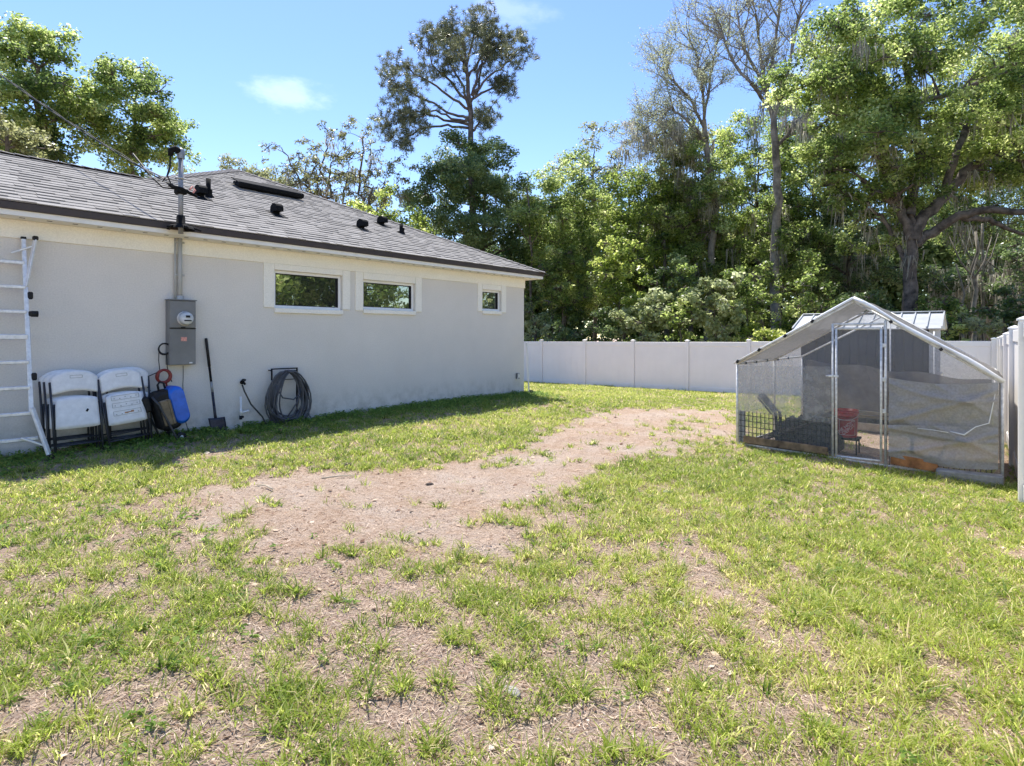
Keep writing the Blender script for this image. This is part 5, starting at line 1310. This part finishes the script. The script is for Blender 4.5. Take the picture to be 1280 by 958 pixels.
Cc=np.concatenate(Cc);A_=np.concatenate(A_);B_=np.concatenate(B_); n=len(Cc)
V,Fq=quads(Cc,A_,B_,np.full(n,.27),np.full(n,.026)); npobj('needles',V-np.array(off),Fq,M['needle'],pine,{'tint':('FACE',np.concatenate(T_))})

# --- wood beyond the fence
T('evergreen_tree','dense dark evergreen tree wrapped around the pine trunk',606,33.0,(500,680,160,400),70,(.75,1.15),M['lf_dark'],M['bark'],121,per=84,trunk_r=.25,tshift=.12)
T('broadleaf_tree','bright green tree right of the dark evergreen, just over the house corner',702,31.5,(640,780,192,405),56,(.7,1.1),M['lf_mid'],M['bark'],122,per=50,tshift=.16,group=FG)
T('sparse_tree','thin tree with sparse twiggy top against the sky between pine and grey trees',742,36.0,(680,805,142,300),46,(.42,.75),M['lf_olive'],M['bark'],123,per=30,nsub=(5,8),tshift=.2,group=FG,shell=.1)
T('broadleaf_tree','sunlit yellow green tree in the middle of the wood',800,32.5,(735,872,190,408),56,(.65,1.05),M['lf_bright'],M['bark'],124,per=50,group=FG)
T('broadleaf_tree','green tree filling the gap left of the mossy grey trunks',862,31.5,(805,930,172,400),52,(.6,1.0),M['lf_mid'],M['bark'],125,per=48,moss=50,tshift=.12,group=FG)
T('broadleaf_tree','yellow green tree behind the bare grey tree',948,36.5,(885,1015,130,330),44,(.6,1.0),M['lf_bright'],M['bark'],126,per=40,moss=60,group=FG)
T('broadleaf_tree','sunlit tree filling the gap behind the lichen covered grey tree',885,36.5,(815,950,135,300),34,(.6,1.0),M['lf_bright'],M['bark'],135,per=40,moss=40,group=FG)
T('mossy_tree','olive tree hung with grey moss left of the bare tree',850,32.3,(790,912,140,340),44,(.5,.85),M['lf_olive'],M['barkpale'],127,per=40,moss=110,group=FG,tshift=.15)
T('broadleaf_tree','green tree between the bare tree and the big oak',1020,32.5,(955,1090,92,330),60,(.7,1.05),M['lf_mid'],M['bark'],128,per=48,tshift=.14,group=FG)
T('broadleaf_tree','low dark green tree beneath the bare tree',975,30.5,(905,1050,235,405),42,(.6,.95),M['lf_mid'],M['bark'],129,per=50,moss=50,tshift=.06,group=FG)
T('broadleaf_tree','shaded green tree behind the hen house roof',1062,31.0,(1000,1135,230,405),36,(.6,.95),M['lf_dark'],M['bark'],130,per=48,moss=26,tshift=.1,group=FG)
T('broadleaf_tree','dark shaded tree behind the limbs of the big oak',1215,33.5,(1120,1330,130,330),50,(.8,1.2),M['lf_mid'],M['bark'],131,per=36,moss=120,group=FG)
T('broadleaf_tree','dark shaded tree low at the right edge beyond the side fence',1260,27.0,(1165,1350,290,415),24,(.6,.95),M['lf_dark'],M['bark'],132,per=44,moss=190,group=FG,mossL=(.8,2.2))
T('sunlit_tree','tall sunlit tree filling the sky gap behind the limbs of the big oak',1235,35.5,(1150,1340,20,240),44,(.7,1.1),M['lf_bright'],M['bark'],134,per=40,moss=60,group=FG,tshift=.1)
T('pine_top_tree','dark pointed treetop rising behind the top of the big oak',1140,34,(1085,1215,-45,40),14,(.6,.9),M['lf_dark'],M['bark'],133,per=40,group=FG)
# --- bare grey tree: recursive branching
def bare(px,d,forks,label,seed,leafy,r0=.26,spread=.5,twigs=1.0,name='bare_tree'):
    rng=np.random.default_rng(seed); base=P(px,HY,d); base.z=G1(base.x,base.y); t_=thing(name,label,'tree',base); m=MB(); off=base; tipsL=[]
    def br(p,dr,L,r,dep):
        pts=[p];n=5; q=p.copy(); dd=dr.copy()
        for k in range(n):
            dd=(dd+Vector(rng.normal(0,.13,3))+Vector((0,0,.05))).normalized(); q=q+dd*L/n; pts.append(q.copy())
        m.tube(pts,[max(r*(1-.55*k/n),.006) for k in range(n+1)],7 if r>.05 else 4,cap=False)
        if dep>0:
            for k in range(int(rng.integers(3,6))):
                i=int(rng.integers(2,n+1)); s=Vector(rng.normal(0,1,3)); s=(s-dd*s.dot(dd)).normalized()
                br(pts[i],(dd*(1-spread*.6)+s*spread*rng.uniform(.7,1.3)).normalized(),L*rng.uniform(.5,.78),r*.5,dep-1)
        if dep<=2: tipsL.extend([np.array(x) for x in pts[2:]])
    f=[P(x,y,d) for x,y in forks[0]]
    pts=[base-Vector((0,0,.2))]+f; rs=[r0*1.2]+[r0*(1-.5*i/len(f)) for i in range(len(f))]
    fp_=[];fr=[]
    for i in range(len(pts)-1):
        for k in range(4): fp_.append(pts[i].lerp(pts[i+1],k/4)+Vector((rng.normal(0,.03),rng.normal(0,.03),0))); fr.append(rs[i]+(rs[i+1]-rs[i])*k/4)
    fp_.append(pts[-1]);fr.append(rs[-1]); m.tube(fp_,fr,10,cap=False)
    for fk in forks[1:]:
        p=[P(x,y,d+rng.normal(0,.4)*(i>0)) for i,(x,y) in enumerate(fk)]
        rr0=r0*.42
        for i in range(len(p)-1): 
            m.tube([p[i].lerp(p[i+1],k/4)+Vector(rng.normal(0,.04,3))*(k>0) for k in range(5)],[rr0*(1-.55*(i+k/4)/(len(p)-1)) for k in range(5)],7,cap=False)
            if i>=0:
                for k in range(5):
                    s=Vector(rng.normal(0,1,3)); dd=(p[i+1]-p[i]).normalized(); s=(s-dd*s.dot(dd)).normalized()
                    br(p[i].lerp(p[i+1],rng.uniform(.2,1)),(dd*.75+s*.7).normalized(),rng.uniform(.8,1.9),rr0*.38,2)
        br(p[-1],(p[-1]-p[-2]).normalized(),1.2,rr0*.4,2)
    m.v=[tuple(Vector(v)-off) for v in m.v]; me=bpy.data.meshes.new('branches'); me.from_pydata(m.v,[],m.f); me.polygons.foreach_set('use_smooth',[True]*len(m.f)); me.materials.append(M['barkpale'])
    o=bpy.data.objects.new('branches',me); COL.objects.link(o); o.parent=t_
    tl=np.array(tipsL); n=int(len(tl)*leafy); c=tl[rng.integers(len(tl),size=n)]+rng.normal(0,.09,(n,3)); a=unit(rng.normal(size=(n,3))); b=unit(np.cross(a,rng.normal(size=(n,3))))
    V,Fq=quads(c,a,b,rng.uniform(.05,.12,n),rng.uniform(.025,.055,n)); npobj('grey_foliage',V-np.array(off),Fq,M['lichen'],t_,{'tint':('FACE',rng.random(n))})
    anc=[x for x in tl if x[2]>base.z+3 and x[2]<base.z+13]; V,Fq,T_=mossy(rng,anc,45,.4,1.4); npobj('hanging_moss',V-np.array(off),Fq,M['moss'],t_,{'tint':('FACE',T_)})
    return t_
bare(970,29,[[(968,330),(972,250),(970,180),(965,140)],[(965,145),(955,100),(950,60),(945,15)],[(967,150),(985,90),(995,40),(1003,5)],[(965,140),(940,105),(915,75),(900,40)],[(970,185),(1000,150),(1022,125),(1040,60)],[(960,110),(968,60),(975,10),(978,-30)],[(965,130),(930,60),(920,10)],],'tall bare grey tree with fine leafless branches rising right of the wood',201,1.5,r0=.22)
bare(884,31,[[(888,330),(895,260),(885,200),(880,150)],[(880,160),(860,120),(840,100),(826,85)],[(880,150),(878,110),(870,70),(862,48)],[(884,180),(858,150),(838,135),(828,145)],[(880,150),(890,90),(895,55)],[(886,200),(850,180),(832,165),(822,170)]],'shorter bushy grey tree with lichen covered twigs left of the tall bare tree',202,4.2,r0=.19,name='lichen_tree')
# --- big live oak
d=22
def O(x,y,dd=0): return P(x,y,d+dd)
base=O(1140,HY); base.z=G1(base.x,base.y)
rng=np.random.default_rng(77)
cl=env_clumps(rng,O(1228,112),(7.4,3.6,5.0),135,.65,1.05,.4)
cl=[c for c in cl if not (c[2]<O(0,235).z and c[0]>O(1150,0).x and rng.random()<.75)]
cl+=env_clumps(rng,O(1085,200),(2.3,2.0,2.2),26,.55,.85,.3)
cl+=env_clumps(rng,O(1090,110),(2.4,2.2,2.2),22,.6,.9,.3)
cl+=env_clumps(rng,O(1240,160,1),(3,2.5,2.6),26,.6,.9,.2)
cl+=env_clumps(rng,O(1105,285,1),(1.8,1.5,.9),10,.4,.65,.3)
lb=[([O(1138,300),O(1125,262),O(1098,240),O(1078,225)],.17,.09),([O(1140,300),O(1150,275),O(1178,250),O(1205,215),O(1240,190),O(1300,170)],.24,.12),
([O(1142,305),O(1165,290),O(1200,270,-.5),O(1240,262,-1),O(1300,265,-1.5)],.20,.10),([O(1180,247),O(1190,205),O(1215,140,1),O(1232,90,1),O(1290,75,1)],.15,.07),
([O(1134,270),O(1150,200,1),O(1143,140,1),O(1130,70)],.2,.08),([O(1128,262),O(1098,195,-1),O(1115,150,-1),O(1160,125,-1),O(1210,110,-1),O(1270,85,-1)],.12,.06),([O(1200,272),O(1235,275,1),O(1262,288,1),O(1310,300,1)],.12,.05),([O(1240,190),O(1262,200,-.5),O(1300,205,-1)],.09,.05),([O(1137,335),O(1118,300,.5),O(1102,270,.5),O(1085,262,.5)],.10,.05)]
tree('live_oak','huge spreading live oak with thick curving limbs and hanging moss at the right','tree',1140,d,[base,O(1137,360),O(1141,310),O(1137,265)],cl,M['lf_mid'],M['barkoak'],77,per=62,L=.135,Wl=.08,limb_r=.07,moss=230,trunk_r=.38,limbs=lb,mossL=(.3,1.25),tshift=.14)
# trees out of the frame to the right (seen in the window glass), beyond the side fence
for i,(x,y,h,r_) in enumerate([(17,9,9,3.2),(16,3.5,8,3.0),(20,-1.5,9.5,3.4),(18.5,14,10,3.0),(19,6,6,2.6)]):
    cen=(x,y,h*.55); c_=env_clumps(np.random.default_rng(300+i),cen,(r_,r_,h*.42),24,.9,1.3,.3)
    tree('broadleaf_tree','broad green tree beyond the side fence, outside the picture to the right','tree',0,0,[Vector((x,y,0)),Vector((x,y,h*.3)),Vector((x,y,h*.6))],c_,M['lf_mid'],M['bark'],300+i,per=20,L=.24,Wl=.15,twig=False,group='trees beyond the side fence')
# --- understory shrubs along the fence
def shrub(label,px,box,mat,seed,name='shrub',back=2.0,n=12,per=62,L=.145,Wl=.09,rr_=(.35,.6),tshift=.1,dd=None,upb=.9):
    # distance of fence along this pixel column
    tx=(px-CX)/F; A=Vector((tx,1,0)); nrm=Vector((-bd.y,bd.x,0)); d_=(o0.dot(nrm))/A.dot(nrm)+back if dd is None else dd
    x0,x1,y0,y1=box; cl=crown(x0,x1,y0,y1,d_,n,rr_[0],rr_[1],seed,1.0,.1)
    b=P(px,HY,d_); b.z=G1(b.x,b.y); t2=P(px,(y0+y1)/2,d_)
    return tree(name,label,'shrub',px,d_,[b,b.lerp(t2,.5),t2],cl,mat,M['bark'],seed,per=per,L=L,Wl=Wl,limb_r=.03,trunk_r=.05,nsub=(5,8),tshift=tshift,upb=upb)
shrub('grey green shrub squeezed between house corner and fence',668,(650,700,378,436),M['lf_pale'],401,n=7)
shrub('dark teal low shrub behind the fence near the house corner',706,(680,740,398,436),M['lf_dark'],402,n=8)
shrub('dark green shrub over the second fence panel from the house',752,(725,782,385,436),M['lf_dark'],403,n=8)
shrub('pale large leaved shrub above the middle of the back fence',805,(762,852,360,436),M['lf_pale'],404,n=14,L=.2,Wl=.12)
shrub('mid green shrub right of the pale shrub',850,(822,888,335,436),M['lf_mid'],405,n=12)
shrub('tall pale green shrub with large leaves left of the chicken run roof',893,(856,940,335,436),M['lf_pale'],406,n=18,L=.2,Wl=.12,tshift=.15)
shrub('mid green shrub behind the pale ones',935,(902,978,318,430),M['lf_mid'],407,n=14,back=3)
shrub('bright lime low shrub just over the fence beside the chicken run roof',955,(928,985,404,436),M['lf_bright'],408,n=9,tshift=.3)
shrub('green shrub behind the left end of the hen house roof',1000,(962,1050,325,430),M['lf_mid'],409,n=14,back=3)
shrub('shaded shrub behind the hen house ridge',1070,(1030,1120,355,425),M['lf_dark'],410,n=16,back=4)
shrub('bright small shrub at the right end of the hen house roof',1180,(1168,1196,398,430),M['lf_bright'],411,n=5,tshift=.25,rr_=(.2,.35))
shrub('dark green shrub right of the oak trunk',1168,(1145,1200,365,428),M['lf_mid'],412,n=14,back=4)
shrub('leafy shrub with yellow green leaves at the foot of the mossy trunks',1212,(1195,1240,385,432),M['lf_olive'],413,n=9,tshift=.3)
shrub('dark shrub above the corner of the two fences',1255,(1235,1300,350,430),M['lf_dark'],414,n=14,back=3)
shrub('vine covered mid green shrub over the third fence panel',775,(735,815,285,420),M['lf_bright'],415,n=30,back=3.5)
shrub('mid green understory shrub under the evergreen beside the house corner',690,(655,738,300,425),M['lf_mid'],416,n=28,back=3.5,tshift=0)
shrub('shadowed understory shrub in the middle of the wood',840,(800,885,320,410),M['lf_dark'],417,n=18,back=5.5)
# slender bare trunks visible between the crowns
for i,(px,d_,top,lean,r_,lab) in enumerate([(668,31,235,-6,.09,'thin dark trunk left of the bright green tree'),(778,33,250,8,.10,'thin dark trunk in the middle of the wood'),(835,31,300,-5,.16,'dark trunk beneath the mossy trees'),(1215,25,290,4,.12,'pale trunk at the right of the oak'),(1232,27,280,-6,.10,'second pale trunk at the right of the oak'),(1205,24,330,-10,.06,'slender leaning pale trunk right of the oak')]):
    b=P(px,HY,d_); b.z=G1(b.x,b.y); t_=thing('thin_trunk',lab,'tree trunk',b); m=MB(); t2=P(px+lean,top,d_)-b
    rr2=np.random.default_rng(500+i); m.tube([t2*(k/8)+Vector((rr2.normal(0,.07),rr2.normal(0,.07),-.1 if k==0 else 0)) for k in range(9)],[r_*(1-.5*k/8) for k in range(9)],7); obj('trunk',m,M['barkpale'] if i>2 else M['bark'],t_)
    for s in(-1,1): 
        m=MB(); q=t2*.7; m.tube([q,q+Vector((s*.5,.1,.7)),q+Vector((s*.9,.2,1.8))],[r_*.4,r_*.3,r_*.12],5); obj('limb',m,M['barkpale'] if i>2 else M['bark'],t_)

# distant wood: one mass
rng=np.random.default_rng(900); V=[];A=[];n=1
N=240000; x=rng.uniform(-45,60,N); y=40+rng.exponential(5,N); y=np.minimum(y,60)
top=7.0+4.5*fbm(x*.16,y*.05+2,4)+2.2*fbm(x*.9,y*.2,3); top=np.where(x<1,top-2.0,top)
z=-.5+top*rng.random(N)**.8
c=np.c_[x,y,z]+rng.normal(0,.3,(N,3)); keep=fbm(x*.7,z*.7+y*.05,3)>.40; c=c[keep]; n=len(c)
a=unit(rng.normal(size=(n,3))); b=unit(np.cross(a,rng.normal(size=(n,3)))); 
V,Fq=quads(c,a,b,rng.uniform(.35,.65,n),rng.uniform(.22,.4,n)); o=npobj('distant_wood',V,Fq,M['lf_dark'],None,{'tint':('FACE',np.clip(rng.normal(.5,.2,n),0,1))})
tag(o,'dark mass of far woodland closing the view behind the trees','woodland',kind='stuff')
N=46000; x=rng.uniform(-2,22,N); tt=rng.random(N)
# undergrowth floor between fence and wood
yf=o0.y+(x-o0.x)*bd.y/bd.x; y=yf+2.2+rng.exponential(4.5,N); ok=(y<39); x,y=x[ok],y[ok]; z=gz(x,y)+rng.random(len(x))**1.5*(.9+1.8*fbm(x*.6,y*.6,3))
n=len(x); c=np.c_[x,y,z]; a=unit(rng.normal(size=(n,3))); b=unit(np.cross(a,rng.normal(size=(n,3))+np.array([0,0,1])))
V,Fq=quads(c,a,b,rng.uniform(.14,.28,n),rng.uniform(.08,.16,n)); o=npobj('undergrowth',V,Fq,M['lf_mid'],None,{'tint':('FACE',np.clip(rng.normal(.4,.2,n),0,1))})
tag(o,'low tangled undergrowth on the floor of the wood behind the fence','undergrowth',kind='stuff')

# ================================================================== CAMERA, LIGHT, WORLD
cam=bpy.data.cameras.new('camera'); co=bpy.data.objects.new('camera',cam); COL.objects.link(co); sc.camera=co
co.location=(0,0,CH); co.rotation_euler=(R(90),0,0); cam.sensor_width=36; cam.sensor_fit='HORIZONTAL'; cam.lens=F/1280*36
cam.shift_y=-(479-HY)/1280; cam.clip_start=.05; cam.clip_end=3000
SEL=66; SAZ=-21.7
sd=Vector((math.sin(R(SAZ))*math.cos(R(SEL)),math.cos(R(SAZ))*math.cos(R(SEL)),math.sin(R(SEL))))
sl=bpy.data.lights.new('sun','SUN'); so=bpy.data.objects.new('sun',sl); COL.objects.link(so)
sl.energy=3.0; sl.angle=R(.55); sl.color=(1,.955,.88); so.rotation_euler=sd.to_track_quat('Z','Y').to_euler(); so.location=(0,0,30)
w=bpy.data.worlds.new('World'); sc.world=w; w.use_nodes=True; nt=w.node_tree; nt.nodes.clear()
def wn(ty,**kw):
    n=nt.nodes.new(ty)
    for k,v in kw.items(): setattr(n,k,v)
    return n
sky=wn('ShaderNodeTexSky',sky_type='NISHITA',sun_disc=False,sun_elevation=R(SEL),sun_rotation=R(SAZ)%(2*math.pi),air_density=1.0,dust_density=.25,ozone_density=1.0)
tc=wn('ShaderNodeTexCoord'); nz=wn('ShaderNodeTexNoise'); nz.inputs['Scale'].default_value=14; nz.inputs['Detail'].default_value=7; nz.inputs['Roughness'].default_value=.6
mpn=wn('ShaderNodeMapping'); mpn.inputs['Scale'].default_value=(1,1,2.2); nt.links.new(tc.outputs['Generated'],mpn.inputs['Vector']); nt.links.new(mpn.outputs[0],nz.inputs['Vector'])
masks=None
def cloud(px,py,sx,sz,st):
    global masks
    dv=(P(px,py,1)-Vector((0,0,CH))).normalized()
    sub=wn('ShaderNodeVectorMath',operation='SUBTRACT'); sub.inputs[1].default_value=dv; nt.links.new(tc.outputs['Generated'],sub.inputs[0])
    ml=wn('ShaderNodeVectorMath',operation='MULTIPLY'); ml.inputs[1].default_value=(1/sx,1/sx,1/sz); nt.links.new(sub.outputs[0],ml.inputs[0])
    ln=wn('ShaderNodeVectorMath',operation='LENGTH'); nt.links.new(ml.outputs[0],ln.inputs[0])
    ad=wn('ShaderNodeMath',operation='MULTIPLY_ADD'); ad.inputs[1].default_value=-2.6; nt.links.new(nz.outputs['Fac'],ad.inputs[0]); nt.links.new(ln.outputs['Value'],ad.inputs[2])
    mr=wn('ShaderNodeMapRange',interpolation_type='SMOOTHSTEP'); mr.inputs['From Min'].default_value=-1.0; mr.inputs['From Max'].default_value=-.05; mr.inputs['To Min'].default_value=st*.7; mr.inputs['To Max'].default_value=0
    nt.links.new(ad.outputs[0],mr.inputs['Value'])
    if masks is None: masks=mr.outputs[0]
    else:
        mx=wn('ShaderNodeMath',operation='MAXIMUM'); nt.links.new(masks,mx.inputs[0]); nt.links.new(mr.outputs[0],mx.inputs[1]); masks=mx.outputs[0]
cloud(368,121,.062,.020,.24); cloud(640,14,.06,.02,.14); cloud(1040,75,.08,.035,.22)
hs=wn('ShaderNodeHueSaturation'); hs.inputs['Saturation'].default_value=1.2; hs.inputs['Value'].default_value=.68; hs.inputs['Hue'].default_value=.512; nt.links.new(sky.outputs[0],hs.inputs['Color'])
mx=wn('ShaderNodeMix',data_type='RGBA'); nt.links.new(masks,mx.inputs[0]); nt.links.new(hs.outputs[0],mx.inputs[6]); mx.inputs[7].default_value=(6.2,6.3,6.6,1)
bg=wn('ShaderNodeBackground'); bg.inputs['Strength'].default_value=.15; nt.links.new(mx.outputs[2],bg.inputs['Color'])
ow=wn('ShaderNodeOutputWorld'); nt.links.new(bg.outputs[0],ow.inputs['Surface'])
sc.view_settings.view_transform='Standard'; sc.view_settings.look='None'; sc.view_settings.gamma=1; sc.view_settings.exposure=1.42
sc.render.resolution_x=1024; sc.render.resolution_y=766
sc.cycles.max_bounces=7; sc.cycles.transparent_max_bounces=16; sc.cycles.diffuse_bounces=4; sc.cycles.transmission_bounces=4
